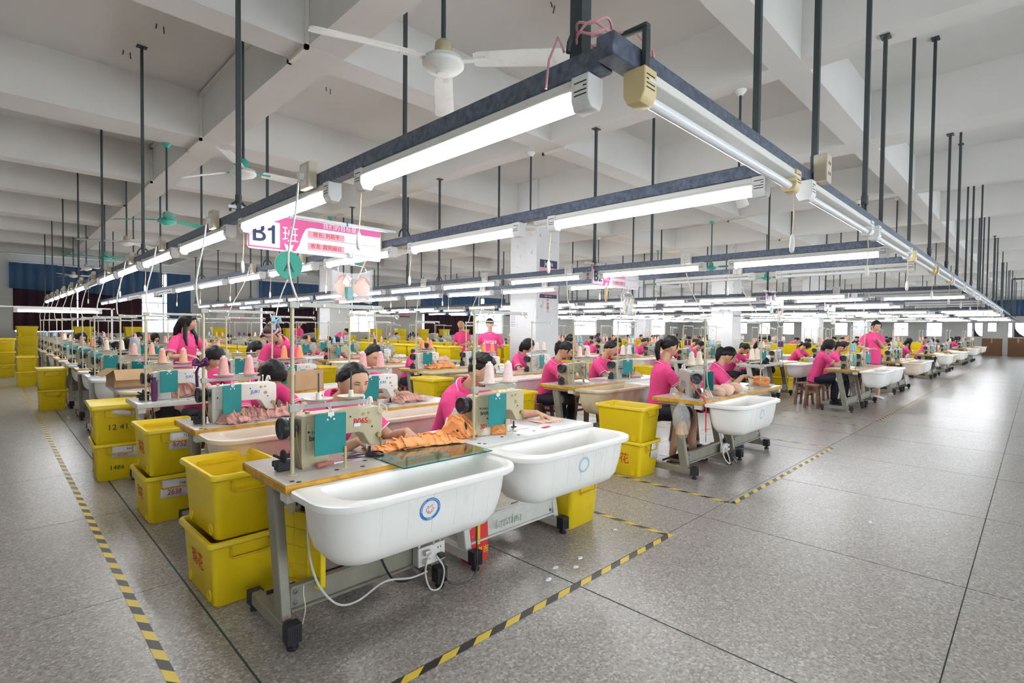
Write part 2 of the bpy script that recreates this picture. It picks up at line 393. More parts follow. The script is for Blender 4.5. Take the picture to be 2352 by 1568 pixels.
curtain('dark maroon curtain beside the bright pane of the first far window', 'maroon', 2.45, 4.5, 1.2, 2.9, YB - .05)
curtain('blue curtain over the second far window behind the B1 sign disc', 'curtainblue', 9.1, 12.05, 2.4, 3.65)
curtain('dark maroon curtain under the blue one at the second far window', 'maroon', 9.3, 12.0, 1.15, 2.6, YB - .05)
curtain('short blue curtain over the bright third far window', 'curtainblue', 13.3, 15.5, 2.4, 3.55)
curtain('widest blue curtain over the fourth far window left of the big pillar', 'curtainblue', 18.5, 23.2, 2.3, 3.55)
curtain('blue curtain strip at the pillar end of the fourth far window', 'curtainblue', 23.5, 25.5, 2.5, 3.55)
curtain('dark maroon curtain closing the lower fourth far window', 'maroon', 18.7, 22.8, 1.1, 2.4, YB - .05)
curtain('navy curtain band high on the end wall above the round windows', 'curtainblue', -4, 5, 2.75, 3.9, XB - .1, axis='y')
m = MB(); m.rod((XB - .1, -4.2, 3.93), (XB - .1, 5.2, 3.93), .025, 6)
for a, b in ((.5, 6.3), (9.0, 12.1), (13.2, 15.6), (18.4, 25.6)): m.rod((a, YB - .12, 3.76), (b, YB - .12, 3.76), .025, 6)
m.build('trim_1', 'winframe')['kind'] = 'structure'

# ---------------------------------------------------------------- lamp channels, fluorescent lamps, hanger rods
ZONES = [.93, 4.95, 11.26, 15.4, 21.5, 25.6, 31.8, 36.0]; FP = 1.14      # left edge of each zone of tables, pitch of its two files
ZN = ['B1', 'B2', 'B3', 'B4']
ROWS = [2.31, 3.95, 5.60, 7.20, 8.80, 10.4, 12.0, 13.6, 15.2, 16.8, 18.4, 20.0]
CH = []
for z, (a, b) in enumerate(((1.25, 2.62), (5.45, 6.84), (11.5, 12.9), (15.7, 17.1), (21.8, 23.2), (26, 27.4), (32, 33.4), (36.2, 37.6))): CH += [(a, z, 0), (b, z, 1)]
chm = MB().box(-.03, .03, 0, 1, 2.235, 2.30)
def hanger(parent, x, y, thick=.014, collar=True):
    zt = ceil_z(x, y); m = MB()
    m.box(x - thick, x + thick, y - thick, y + thick, 2.29, zt)
    m.box(x - .05, x + .05, y - .035, y + .035, zt - .012, zt)
    if collar:
        ring = [(x + .055 * math.cos(a), y, 2.30 + .075 * math.sin(a)) for a in [k * PI / 8 for k in range(9)]]
        m.tube(ring, .008, 6); m.rod((x, y, 2.36), (x, y, 2.42), .022, 8)
    m.build('hanger_rod', 'rod', parent)
for i, (cx, z, s) in enumerate(CH):
    y1 = 22.4
    lab = ('galvanised steel lamp channel over the %s file of tables under the %s sign' % (('first', 'second')[s], ZN[z])) if z < 4 else 'dark steel lamp channel far down the hall past the B4 sign'
    ch = thing('lamp_channel', lab, 'lamp rail', (0, 0, 0), 0, None if z < 4 else 'far lamp channels')
    c = MB().box(cx - .03, cx + .03, .883, y1, 2.235, 2.30)
    c.build('steel_channel', 'steel', ch, bevel=.004, seg=1)
    for k, yy in enumerate([.98, 4.0, 7.25, 10.3, 13.4, 16.4, 19.5, 22.2]): hanger(ch, cx, yy, .022 if (i == 0 and k == 0) else .014)
cc = thing('cross_channel', 'steel lamp channel running across the front ends of all the others', 'lamp rail')
MB().box(1.19, 47, .82, .88, 2.24, 2.305).build('steel_channel', 'steel', cc, bevel=.004, seg=1)
for x in (3.08, 4.2, 7.2, 8.7, 9.9, 12.2, 14.1, 16.2, 18.5, 20, 23, 26, 29, 32, 35, 38): hanger(cc, x, .85)
b = MB(); b.box(1.32, 1.345, .80, .815, 2.20, 2.36); b.box(1.32, 1.345, .80, .90, 2.36, 2.372); b.build('corner_bracket', 'rod', cc, bevel=.004)
rb = MB()
for k in range(3):
    rb.tube([(1.25 + .05 * math.cos(a + k), .93 + .05 * math.sin(a + k), 2.34 + .015 * k + .01 * math.sin(3 * a)) for a in [j * .2 for j in range(34)]], .004, 5)
rb.tube([(1.28, .90, 2.36), (1.36, .86, 2.38), (1.42, .84, 2.34), (1.41, .83, 2.31)], .005, 5)
rb.tube([(1.20, 1.0, 2.31), (1.195, 1.02, 2.36), (1.19, 1.05, 2.30), (1.19, 1.06, 2.22)], .004, 5)
rb.build('pink_ribbon', 'ribbonpink', cc)

def fixture(lit, old=False, cord=True):
    t = thing('fluorescent_lamp', 'x', 'lamp')
    b = MB(); b.box(-.026, .026, .0, 1.34, 2.207, 2.235); b.box(-.038, .038, .01, 1.33, 2.195, 2.207); b.build('batten', 'batten', t, bevel=.003, seg=1)
    MB().lathe([(.012, .045), (.018, .05), (.018, 1.29), (.012, 1.295)], (0, 0, 2.166), 'y', 14).build('tube', 'tube' if lit else 'tubeoff', t)
    for y0, y1 in ((-.01, .055), (1.285, 1.35)):
        e = MB(); prof = [(-.036, 2.235), (-.036, 2.165), (-.022, 2.137), (.022, 2.137), (.036, 2.165), (.036, 2.235)]
        e.prism([(p[0], p[1]) for p in prof], y0, y1, 'xz', 0)
        ec = e.build('end_cap', 'capold' if old else 'cap', t, bevel=.003, seg=1); v = MB()
        for k in range(4):
            for sx in (-.0362, .0355): v.box(sx, sx + .0007, y0 + .008, y1 - .012, 2.175 + .012 * k, 2.179 + .012 * k)
        v.build('vent_slots', 'blackmat', ec, smooth=0)
    if cord:
        c = MB(); c.tube([(.0, 1.345, 2.15), (.004, 1.36, 2.05), (-.002, 1.362, 1.95)], .003, 6, 0)
        c.build('pull_cord', 'cablecream', t)
        s = MB(); s.lathe([(.004, 1.866), (.0105, 1.876), (.0125, 1.905), (.0105, 1.938), (.004, 1.952)], (-.002, 1.362, 0), 'z', 10); s.build('cord_switch', 'socket', t, smooth=60)
    return t
FXP = {(l, o): fixture(l, o) for l in (0, 1) for o in (0, 1)}
FXN = {l: fixture(l, 0, False) for l in (0, 1)}
FAR_FX = {l: flatten(FXN[l], 'fluorescent_lamp', 'lamp') for l in (0, 1)}
for i, (cx, z, s) in enumerate(CH):
    for k in range(13):
        y = .93 + 1.62 * k
        lit = R.random() < .85
        if (i, k) in ((3, 0), (3, 1), (4, 0), (6, 0), (0, 6)): lit = False
        if i in (0, 1, 2) and k < 5: lit = True
        if z < 4:
            lab = '%s fluorescent lamp, %s along the %s lamp channel over the %s tables' % ('lit' if lit else 'unlit', ['first', *ORD[1:]][k], ('first', 'second')[s], ZN[z])
            grp = 'fluorescent lamps on the channels'
        else:
            lab = '%s fluorescent lamp tiny with distance on a channel past the B4 tables' % ('lit' if lit else 'unlit'); grp = 'far %s fluorescent lamps' % ('lit' if lit else 'unlit')
        if (i < 8 and k < 6) or (i < 4 and k < 9): dup((FXP[(int(lit), 0)] if k % 3 != 2 or i % 2 else FXN[int(lit)]), (cx, y, 0), 0, lab, grp)
        else:
            o = link('fluorescent_lamp', FAR_FX[int(lit)], None, (cx, y, 0)); tag(o, lab, 'lamp', grp)
for k, x in enumerate([1.30 + 1.52 * j for j in range(14)]):
    o = dup(FXP[(0, 1 if k in (0, 3, 4) else 0)], (x, .82, 0), -PI / 2, '%s unlit fluorescent lamp along the cross channel from its front corner' % ['first', *ORD[1:]][k], 'unlit lamps on the cross channel')
for v in list(FXP.values()) + list(FXN.values()): delete(v)

# ---------------------------------------------------------------- prototypes of the work stations
def make_table(white=False):
    fm, tp = ('framewhite', 'laminatewhite') if white else ('frame', 'laminate')
    t = thing('sewing_table', 'x', 'table')
    m = MB(); m.box(0, 1.2, 0, .58, .722, .756, 0); m.box(.003, 1.197, .003, .577, .756, .760, 1)
    m.build('tabletop', ['framewhite' if white else 'plyedge', tp], t, bevel=.004)
    d = MB()
    for x, y in ((.30, .10), (.43, .07), (.50, .17), (.05, .05), (.07, .02), (.62, .10)): d.lathe([(.012, .760), (.012, .7612), (.008, .7612)], (x, y, 0), 'z', 12)
    d.build('table_plug', 'blackmat', t)
    for x in (.045, .94):
        l = MB(); l.box(x, x + .06, .13, .59, .04, .10)
        l.loft([[(x + .004, .17, .095), (x + .056, .17, .095), (x + .056, .255, .095), (x + .004, .255, .095)], [(x + .004, .29, .70), (x + .056, .29, .70), (x + .056, .39, .70), (x + .004, .39, .70)]])
        l.box(x - .02, x + .08, .06, .52, .695, .722)
        lg = l.build('leg', fm, t, bevel=.005, seg=1)
        for y, h in ((.075, .115), (.575, .10)):
            r = MB(); r.box(x - .006, x + .066, y, y + .065, .032, h)
            for k in range(5): r.box(x + .004 + .012 * k, x + .010 + .012 * k, y - .004, y, .04, h - .01)
            r.lathe([(.026, 0), (.030, .012), (.014, .02), (.014, .035)], (x + .03, y + .03, 0), 'z', 12); r.build('rubber_foot', 'rubber', lg, bevel=.003, seg=1)
    c = MB(); h0, h1 = (.12, .275) if white else (.125, .245)
    c.box(.10, .945, .195, .215, h0, h1); c.box(.10, .945, .175, .215, h1 - .014, h1); c.box(.10, .945, .175, .215, h0, h0 + .014)
    cb = c.build('crossbeam', fm, t, bevel=.003, seg=1)
    bo = MB()
    for x in (.125, .92):
        for z in (h0 + .035, h1 - .035): bo.lathe([(.011, .2), (.011, .191), (.006, .188)], (x, 0, z), 'y', 10)
    bo.build('bolt', 'steel', cb)
    mo = MB(); mo.lathe([(.03, .20), (.07, .21), (.08, .25), (.08, .38), (.06, .42), (.03, .43)], (0, .36, .57), 'x', 18); mo.box(.26, .36, .30, .42, .62, .722)
    for k in range(5): mo.lathe([(.082, .24 + .03 * k), (.082, .25 + .03 * k)], (0, .36, .57), 'x', 18)
    mt_ = mo.build('motor', 'blackmat', t)
    MB().lathe([(.05, .165), (.05, .175), (.035, .185), (.05, .195), (.05, .205)], (0, .36, .57), 'x', 18).build('pulley', 'alu', mt_)
    bl = MB(); bl.tube([(.185, .315, .57), (.16, .24, .76)], .005, 6); bl.tube([(.185, .405, .57), (.16, .35, .76)], .005, 6); bl.build('drive_belt', 'blackmat', mt_)
    p = MB(); p.box(.38, .74, .30, .56, .085, .10)
    for k in range(7): p.box(.40 + .05 * k, .41 + .05 * k, .31, .55, .10, .106)
    p.rod((.56, .50, .1), (.33, .40, .60), .006); p.rod((.09, .48, .12), (.95, .48, .12), .011); p.build('treadle', 'rubber', t)
    s = MB(); s.box(.01, .07, .01, .09, .68, .722); s.box(1.1, 1.16, .01, .09, .68, .722); s.build('tub_bracket', 'framewhite', t)
    MB().lathe([(.010, .76), (.0075, .772), (.007, .855), (.005, .862)], (.355, .115, 0), 'z', 12).build('thread_peg', 'peg', t)
    return t
def make_tub(mt='tub', logo=None):
    t = thing('plastic_tub', 'x', 'tub')
    def rg(wd, dp, z, cx, rf, rb, cy=-.213, n=7): return [(x, y, z) for x, y in rrect(wd, dp, (rf, rf, rb, rb), n, cx, cy)]
    m = MB()
    rings = [rg(.66, .14, .470, .55, .06, .05), rg(.78, .20, .474, .55, .09, .06), rg(.90, .265, .492, .555, .12, .07), rg(.98, .31, .535, .56, .14, .07), rg(1.02, .335, .595, .565, .155, .06), rg(1.045, .355, .665, .57, .16, .06), rg(1.06, .367, .738, .572, .165, .05),
             rg(1.14, .405, .738, .585, .175, .04), rg(1.16, .42, .742, .58, .18, .04), rg(1.165, .425, .755, .58, .182, .04), rg(1.16, .42, .768, .58, .18, .04), rg(1.14, .405, .772, .58, .175, .035), rg(1.005, .335, .770, .612, .155, .06), rg(.985, .325, .760, .612, .15, .06),
             rg(.97, .318, .66, .605, .145, .06), rg(.93, .295, .58, .60, .135, .06), rg(.84, .24, .51, .585, .12, .06), rg(.70, .16, .485, .565, .08, .05)]
    m.loft(rings); b = m.build('basin', mt, t, smooth=50)
    def fy(z):
        T = [(.470, -.283), (.492, -.3455), (.535, -.368), (.595, -.3805), (.665, -.3905), (.738, -.3965)]
        for (a, va), (b2, vb) in zip(T, T[1:]):
            if z <= b2: return va + (vb - va) * (z - a) / (b2 - a)
        return -.3965
    sm = MB()
    for x in (.26, .40, .54, .68, .80, .90): sm.tube([(x, fy(z) - .0002, z) for z in (.735, .69, .64, .59, .55)], .0011, 4)
    sm.build('mould_line', mt, b)
    if logo:
        col, x, z, s = logo
        l = MB(); n = 36
        o1 = [(math.cos(2 * PI * k / n), math.sin(2 * PI * k / n)) for k in range(n)]
        def P(a, r, dy): return (x + a[0] * r * 1.15 * s, fy(z + a[1] * r * s) + dy - .0016, z + a[1] * r * s)
        gap = 30 if col == 'palelogo' else n
        l.loft([[P(a, .048, 0) for a in o1], [P(a, .036, 0) for a in o1]][::-1], caps=(0, 0)); l.build('oval_logo', col, b, smooth=0)
        if col == 'bluelogo':
            l2 = MB(); rr = random.Random(3)
            for k in range(9):
                a0 = rr.random() * 6; pts = [P((math.cos(a0 + j * .35), math.sin(a0 + j * .35)), .006 + .015 * rr.random(), -.0005) for j in range(5)]
                l2.tube(pts, .0012, 4)
            l2.build('logo_emblem', 'signpale', b)
            for s_, r0, da, sz in (('GUANGDONG ZHONGSHAN CHINA', .0418, -.135, .0085), ('中山塑料', -.0418, .16, .0085)):
                for j, chh in enumerate(s_):
                    if chh == ' ': continue
                    aa = (PI / 2 + (j - len(s_) / 2 + .5) * da) if r0 > 0 else (-PI / 2 + (j - len(s_) / 2 + .5) * da)
                    q = P((math.cos(aa), math.sin(aa)), abs(r0), -.0012)
                    text('logo_letter', chh, sz * s, 'signwhite', b, q, (PI / 2, -(aa - PI / 2) if r0 > 0 else -(aa + PI / 2), 0), depth=.0002)
    return t
def make_machine(cast='castbeige', code='B068', codecol='redink', brand='brother', brandcol='ink', wheel='black', belt=True):
    """origin: front-left foot of the pillar on the table top; arm runs to +x, the operator sits at +y"""
    t = thing('sewing_machine', 'x', 'machine')
    poly = [(.0, .0), (.15, .0), (.148, .11), (.158, .142), (.185, .152), (.325, .152), (.350, .142), (.392, .075), (.402, .065), (.452, .065), (.462, .075), (.474, .16), (.474, .262), (.462, .283), (.43, .287), (.04, .279), (.012, .272), (.0, .255)]
    b = MB().prism(poly, -.055, .055).build('machine_body', cast, t, bevel=.012, seg=3)
    p = MB(); p.box(-.05, .50, -.085, .095, .0, .004); p.build('bed_plate', 'alu', t, bevel=.002, seg=1)
    f = MB(); f.box(.025, .175, -.0615, -.054, .10, .235); f.build('side_cover', cast, b, bevel=.005)
    sc = MB()
    for x, z in ((.035, .19), (.10, .115), (.165, .225)): sc.lathe([(.0055, -.066), (.0055, -.06)], (x, 0, z), 'y', 8)
    for x, z in ((.272, .245), (.405, .175), (.435, .12)): sc.lathe([(.005, -.059), (.005, -.052)], (x, 0, z), 'y', 8)
    sc.build('screw', 'blackmat', b)
    br = MB()
    for x, z, r in ((.352, .252, .010), (.384, .255, .008), (.388, .205, .013)): br.lathe([(r, -.0585), (r, -.05)], (x, 0, z), 'y', 12)
    br.build('cover_plug', 'brass', b)
    hw = MB(); hw.lathe([(.012, -.085), (.030, -.080), (.044, -.084), (.054, -.090), (.058, -.086), (.058, -.062), (.050, -.056), (.042, -.046), (.042, -.036), (.052, -.030), (.052, -.018), (.02, -.012), (.02, .005)], (0, 0, .215), 'x', 28); h = hw.build('handwheel', wheel, t, smooth=50)
    n = MB(); n.lathe([(.004, .015), (.004, .10)], (.428, 0, 0), 'z', 8); n.lathe([(.009, .055), (.009, .09)], (.428, 0, 0), 'z', 10); n.lathe([(.006, .03), (.006, .11)], (.412, .012, 0), 'z', 8); n.build('needle_bar', 'chrome', t)
    pf = MB(); pf.box(.405, .445, -.01, .012, .006, .012); pf.box(.418, .430, -.004, .006, .01, .05); pf.build('presser_foot', 'blackmat', t, bevel=.002, seg=1)
    lv = MB(); lv.tube([(.445, -.066, .12), (.455, -.068, .08), (.458, -.066, .058)], [(.008, .004), (.006, .004), (.004, .003)], 8); lv.lathe([(.014, -.075), (.014, -.055)], (.443, 0, .125), 'y', 12); lv.build('lifter_lever', 'brass', t)
    tp = MB()
    for x, hh in ((.39, .05), (.43, .045), (.36, .03)): tp.lathe([(.009, .283), (.009, .29), (.004, .292), (.004, .283 + hh), (.008, .285 + hh), (.007, .292 + hh)], (x, .01, 0), 'z', 10)
    tp.tube([(.42, .03, .28), (.43, .03, .325), (.445, .02, .33), (.45, .02, .30)], .006, 8); tp.build('thread_guide', 'castwhite', t)
    td = MB(); td.lathe([(.012, .05), (.012, .062), (.004, .064), (.004, .082)], (.435, 0, .185), 'y', 12); td.build('tension_dial', 'chrome', t)
    oc = MB(); oc.lathe([(.012, .279), (.013, .288), (.008, .292)], (.055, 0, 0), 'z', 12); oc.build('oil_cap', 'brass', t)
    if belt:
        bt = MB(); bt.tube([(-.024, -.045, .215), (-.02, -.05, .12), (.0, -.07, .0)], [(.008, .003)] * 3, 6); bt.tube([(-.024, .045, .215), (-.02, .03, .1), (-.0, .0, .0)], [(.008, .003)] * 3, 6); bt.build('drive_belt', 'card', t)
        bw = MB(); bw.lathe([(.02, -.085), (.036, -.082), (.036, -.072), (.02, -.068), (.012, -.06), (.012, -.03)], (0, -.02, .075), 'x', 18); bw.box(-.11, -.03, -.03, .02, .004, .05); bw.box(-.13, -.09, -.02, -.005, .03, .06); bw.rod((-.06, 0, .05), (-.12, 0, .085), .008); bw.build('bobbin_winder', 'blackmat', t, bevel=.003, seg=1)
    if brand: text('brand_lettering', brand, .040 if brand == 'brother' else .036, brandcol, t, (.10 if brand == 'brother' else .31, -.0622 if brand == 'brother' else -.0558, .155 if brand == 'brother' else .215), bold=.0006)
    if brand == 'brother': text('brand_lettering', 'TYPICAL', .016, brandcol, t, (.085, -.0622, .185), sx=1.2)
    if code: text('stencil_code', code, .043, codecol, t, (.335 if brand == 'brother' else .10, -.0558, .213 if brand == 'brother' else .165), bold=.0012)
    return t
def make_stand(cones=False):
    """thread stand; origin = foot of the pole on the table"""
    t = thing('thread_stand', 'x', 'thread stand')
    m = MB(); m.lathe([(.024, 0), (.024, .004), (.011, .006)], n=14); m.rod((0, 0, 0), (0, 0, .86), .0095, 10); m.lathe([(.013, .50), (.013, .53)], n=10); m.build('pole', 'castbeige', t)
    a = MB(); a.box(-.016, .03, -.014, .014, .315, .352); a.box(.02, .40, -.004, .004, .322, .346); a.build('tray_arm', 'castgreen', t, bevel=.002, seg=1)
    for x in (.135, .315):
        tr = MB(); tr.lathe([(.012, .352), (.030, .354), (.066, .366), (.073, .372), (.066, .370), (.030, .358), (.010, .357)], (x, 0, 0), 'z', 22); tr.lathe([(.010, .356), (.016, .36), (.012, .40), (.010, .402)], (x, 0, 0), 'z', 12)
        q = tr.build('spool_tray', 'traycream', t, smooth=50)
        MB().rod((x, 0, .35), (x, 0, .50), .004, 6).build('spool_pin', 'rod', q)
    b = MB(); b.box(-.016, .03, -.014, .014, .83, .862); b.box(.02, .50, -.005, .005, .836, .858); b.build('top_arm', 'castgreen', t, bevel=.002, seg=1)
    k = MB()
    for x in (.04, .16, .44): k.lathe([(.006, -.012), (.006, -.004)], (x, 0, .847), 'y', 8)
    k.tube([(.47, 0, .84), (.48, -.01, .82), (.50, .0, .815), (.51, 0, .85)], .003, 5); k.build('thread_eye', 'chrome', t)
    return t
def make_board():
    t = thing('hanging_board', 'x', 'board')
    MB().prism(rrect(.158, .20, .006, 3), -.002, .002).build('panel', 'tealboard', t, bevel=.0008, seg=1)
    r = MB()
    for x, z in ((0, .085), (-.016, .072), (.016, .072)): r.lathe([(.005, -.0045), (.005, -.0015)], (x, 0, z), 'y', 8)
    r.build('rivet', 'trimwhite', t)
    h = MB(); h.box(-.016, .016, -.006, .006, .088, .108); h.tube([(-.006, 0, .105), (-.004, .004, .125), (.0, .006, .14), (.004, .004, .125), (.006, 0, .105)], .002, 5); h.build('clip', 'alu', t, bevel=.002, seg=1)
    return t
def make_cone(mt, bag=False):
    t = thing('thread_cone', 'x', 'thread')
    prof = [(.026, 0), (.034, .004), (.036, .02)] 
    for k in range(9): rr = .036 - .013 * (k + 1) / 9; prof += [(rr + .0008, .02 + .115 * (k + .5) / 9), (rr, .02 + .115 * (k + 1) / 9)]
    prof += [(.016, .14), (.014, .1405)]
    MB().lathe(prof, n=18).build('wound_thread', mt, t, smooth=50)
    MB().lathe([(.013, .138), (.011, .152), (.007, .152), (.007, .14)], n=12).build('cone_tip', 'trimwhite', t)
    return t
def make_stool():
    t = thing('wooden_stool', 'x', 'stool')
    m = MB(); m.box(-.17, .17, -.12, .12, .425, .455); m.build('seat', 'wood', t, bevel=.005)
    for x in (-1, 1):
        for y in (-1, 1):
            l = MB(); a, b = (x * .125, y * .085), (x * .16, y * .115)
            l.loft([[(b[0] + i * .02, b[1] + j * .02, 0) for i, j in ((-1, -1), (1, -1), (1, 1), (-1, 1))], [(a[0] + i * .022, a[1] + j * .022, .43) for i, j in ((-1, -1), (1, -1), (1, 1), (-1, 1))]]); l.build('leg', 'wood', t, bevel=.003, seg=1)
    for y in (-.1, .1): MB().box(-.13, .13, y - .012, y + .012, .20, .235).build('stretcher', 'wood', t, bevel=.002, seg=1)
    for x in (-.14, .14): MB().box(x - .012, x + .012, -.09, .09, .30, .335).build('stretcher', 'wood', t, bevel=.002, seg=1)
    return t
def make_crate(lid=False):
    """yellow crate, origin at the middle of its base, long side along y"""
    t = thing('yellow_crate', 'x', 'crate')
    def rg(wd, dp, z, r): return [(x, y, z) for x, y in rrect(wd, dp, r, 4)]
    m = MB(); m.loft([rg(.325, .485, 0, .035), rg(.335, .495, .006, .035), rg(.372, .545, .325, .035), rg(.405, .575, .328, .03), rg(.415, .585, .333, .03), rg(.415, .585, .352, .03), rg(.405, .575, .36, .03), rg(.375, .55, .36, .03), rg(.362, .535, .345, .03), rg(.328, .488, .02, .03), rg(.3, .46, .012, .03)])
    b = m.build('crate_body', 'yellow', t, smooth=40)
    for s in (-1, 1):
        y = s * .272; h = MB(); yy = y + s * .022
        h.tube([(-.10, y, .315), (-.10, yy, .31), (-.10, yy, .27), (-.09, yy, .262), (.09, yy, .262), (.10, yy, .27), (.10, yy, .31), (.10, y, .315)], .0065, 8); h.build('handle', 'yelloworange', t)
        hm = MB(); hm.box(-.115, .115, min(y, y - s * .012), max(y, y - s * .012) + .001, .30, .325); hm.build('handle_mount', 'yellow', t)
        for q in (-1, 1):
            c = MB(); c.lathe([(.030, 0), (.030, .006), (.022, .006), (.022, .003), (.0, .003)][:4], (0, 0, 0), 'x', 20)
            o = c.build('boss_ring', 'yellow', b); o.location = (q * .169, s * .17, .045); o.rotation_euler = (0, 0, PI if q < 0 else 0)
    if lid:
        l = MB(); l.loft([rg(.42, .59, .340, .03), rg(.43, .60, .345, .03), rg(.43, .60, .372, .03), rg(.42, .59, .38, .03), rg(.36, .53, .38, .03), rg(.355, .525, .372, .03)]); l.build('lid', 'yellow', t, smooth=40)
    return t
def crumple(w, d, h, seed, n=44, ridge=.6, sharp=9):
    """a heap of cloth: folded top, closed below"""
    m = MB(); rings = []; off = Vector((seed * 7.3, seed * 3.1, 0)); k = 18; n = n if max(w, d) < .2 else n + 16
    for i in range(k + 1):
        r = 1 - i / k; ring = []
        for j in range(n):
            a = 2 * PI * j / n; e = 1 + .22 * noise.noise(Vector((math.cos(a) * 1.6, math.sin(a) * 1.6, seed))) + .08 * noise.noise(Vector((math.cos(a) * 6, math.sin(a) * 6, seed)))
            x, y = r * e * math.cos(a) * w / 2, r * e * math.sin(a) * d / 2
            q = Vector((x * sharp, y * sharp * 1.6, 0)) + off
            wq = Vector((noise.noise(q * .8), noise.noise(q * .8 + off), 0)) * 1.1
            f = 1 - 2 * abs(noise.noise(q + wq)); f2 = noise.noise(q * .45); f3 = 1 - 2 * abs(noise.noise(q * 2.3 + wq * 2 + off))
            z = h * (1 - r ** 4) ** .7 * max(.10, .50 + .45 * f2 + ridge * .55 * (f - .3) + .16 * (f3 - .3))
            ring.append((x, y, max(.002, z)))
        rings.append(ring)
    rings[0] = [(p[0], p[1], 0) for p in rings[0]]
    m.loft(rings); return m

def pile(w, d, h, seed, layers=3, nf=7):
    """gathered, overlapping strips of thin cloth"""
    rr = random.Random(seed); m = MB(); NU, NV = 84, 12
    for l in range(layers):
        o = Vector((seed * 3.7 + l * 11, l * 5.1, seed)); a = rr.uniform(-.35, .35); ca, sa = math.cos(a), math.sin(a); sw, sd = w * rr.uniform(.62, .95), d * rr.uniform(.7, 1.0)
        ox, oy = rr.uniform(-.5, .5) * (w - sw), rr.uniform(-.15, .15) * d; f = nf * rr.uniform(.8, 1.3); rings = []
        for i in range(NU + 1):
            u = i / NU; ring = []
            for j in range(NV + 1):
                v = j / NV - .5
                p = 2 * PI * f * u + 3.2 * noise.noise(Vector((u * 4, v * 1.8, 0)) + o)
                e = (1 - abs(2 * v) ** 3 * .75) * min(1, 6 * u + .2, 6 * (1 - u) + .2)
                x = sw * (u - .5) + .42 * sw / f * math.cos(p) * .6; y = sd * v * (1 + .45 * noise.noise(Vector((u * 5, 7, 0)) + o)) + .22 * sd * noise.noise(Vector((u * 3, 3, 1)) + o)
                q = Vector((x * 26, y * 26, 3)) + o
                z = max(.0015, (l * .28 + .20 * (1 + math.sin(p)) * (.6 + .6 * noise.noise(Vector((u * 7, v * 3, 5)) + o)) + .30 * noise.noise(q)) * h * e)
                ring.append((ca * x - sa * y + ox, sa * x + ca * y + oy, z))
            rings.append(ring)
        m.loft(rings, caps=(0, 0), close=False)
    return m

# ---------------------------------------------------------------- people
def smooth01(t): t = max(0, min(1, t)); return t * t * (3 - 2 * t)
def gz(v, s): return math.exp(-(v / s) ** 2)
def headpt(d, k=1.0):
    x, y, z = d; X, Y, Z = x * .080, y * .097, z * .115
    if z < 0:
        X *= 1 - .30 * (-z) ** 1.6
        if y > 0: Y *= 1 - .40 * (-z) ** 1.3
    else: X *= 1 + .05 * gz(z - .35, .3)
    if y < 0:
        f = -y
        Y *= .93
        ax = abs(x)
        Y -= k * .024 * gz(x, .12) * gz(z + .20, .15) * f
        Y -= k * .009 * gz(x, .10) * gz(z - .02, .18) * f
        Y += k * .009 * gz(ax - .36, .17) * gz(z - .05, .11) * f
        Y -= k * .005 * gz(ax - .36, .22) * gz(z - .20, .08) * f
        Y -= k * .006 * gz(x, .24) * gz(z + .50, .06) * f
        Y += k * .004 * gz(x, .20) * gz(z + .40, .04) * f
        Y -= k * .010 * gz(x, .26) * gz(z + .84, .16) * f
        Y -= k * .004 * gz(ax - .50, .18) * gz(z + .22, .16) * f
    return Vector((X, Y, Z))
def sphere_dirs(n, m):
    return [[Vector((math.sin(PI * i / m) * math.cos(2 * PI * j / n), math.sin(PI * i / m) * math.sin(2 * PI * j / n), -math.cos(PI * i / m))) for j in range(n)] for i in range(1, m)]
def ik(a, b, l1, l2, pole):
    a, b = Vector(a), Vector(b); d = b - a; L = min(d.length, (l1 + l2) * .999); u = d.normalized()
    x = (l1 * l1 - l2 * l2 + L * L) / (2 * L); h = math.sqrt(max(0, l1 * l1 - x * x))
    p = Vector(pole); p = (p - u * p.dot(u)).normalized()
    return a + u * x + p * h
def hand(mb, wrist, fdir, up, side, curl=.5, s=1.0):
    """palm, four curled fingers of unequal length and a thumb leaving the side of the palm; side = +1 thumb toward f x up"""
    f = Vector(fdir).normalized(); u = Vector(up); u = (u - f * u.dot(f)).normalized(); r = f.cross(u) * side; w_ = Vector(wrist)
    pts = [w_ - f * .02, w_ + f * .01, w_ + f * .045 * s, w_ + f * .082 * s]
    mb.tube(pts, [(.024, .019), (.026, .018), (.038 * s, .016), (.037 * s, .012)], 12, up=u)
    for k, ln in enumerate((.070, .080, .074, .056)):
        o = w_ + f * .076 * s + r * (.028 - .0188 * k) * s; p = [o]; a = .18 + .15 * curl; d = (f + r * (.13 - .09 * k)).normalized()
        for seg, fr in enumerate((.45, .32, .23)):
            dd = (d * math.cos(a) - u * math.sin(a)); p.append(p[-1] + dd * ln * fr * s); a += .75 * curl
        mb.tube(p, [.0088, .0085, .0078, .006], 8, up=u)
    o = w_ + f * .022 * s + r * .024 * s
    d1 = (f * .55 + r * .75 - u * .25).normalized(); d2 = (f * .9 + r * .25 - u * .35 * (1 + curl)).normalized()
    mb.tube([o, o + d1 * .035 * s, o + d1 * .035 * s + d2 * .030 * s, o + d1 * .035 * s + d2 * .052 * s], [.0125, .011, .0095, .007], 8, up=u)
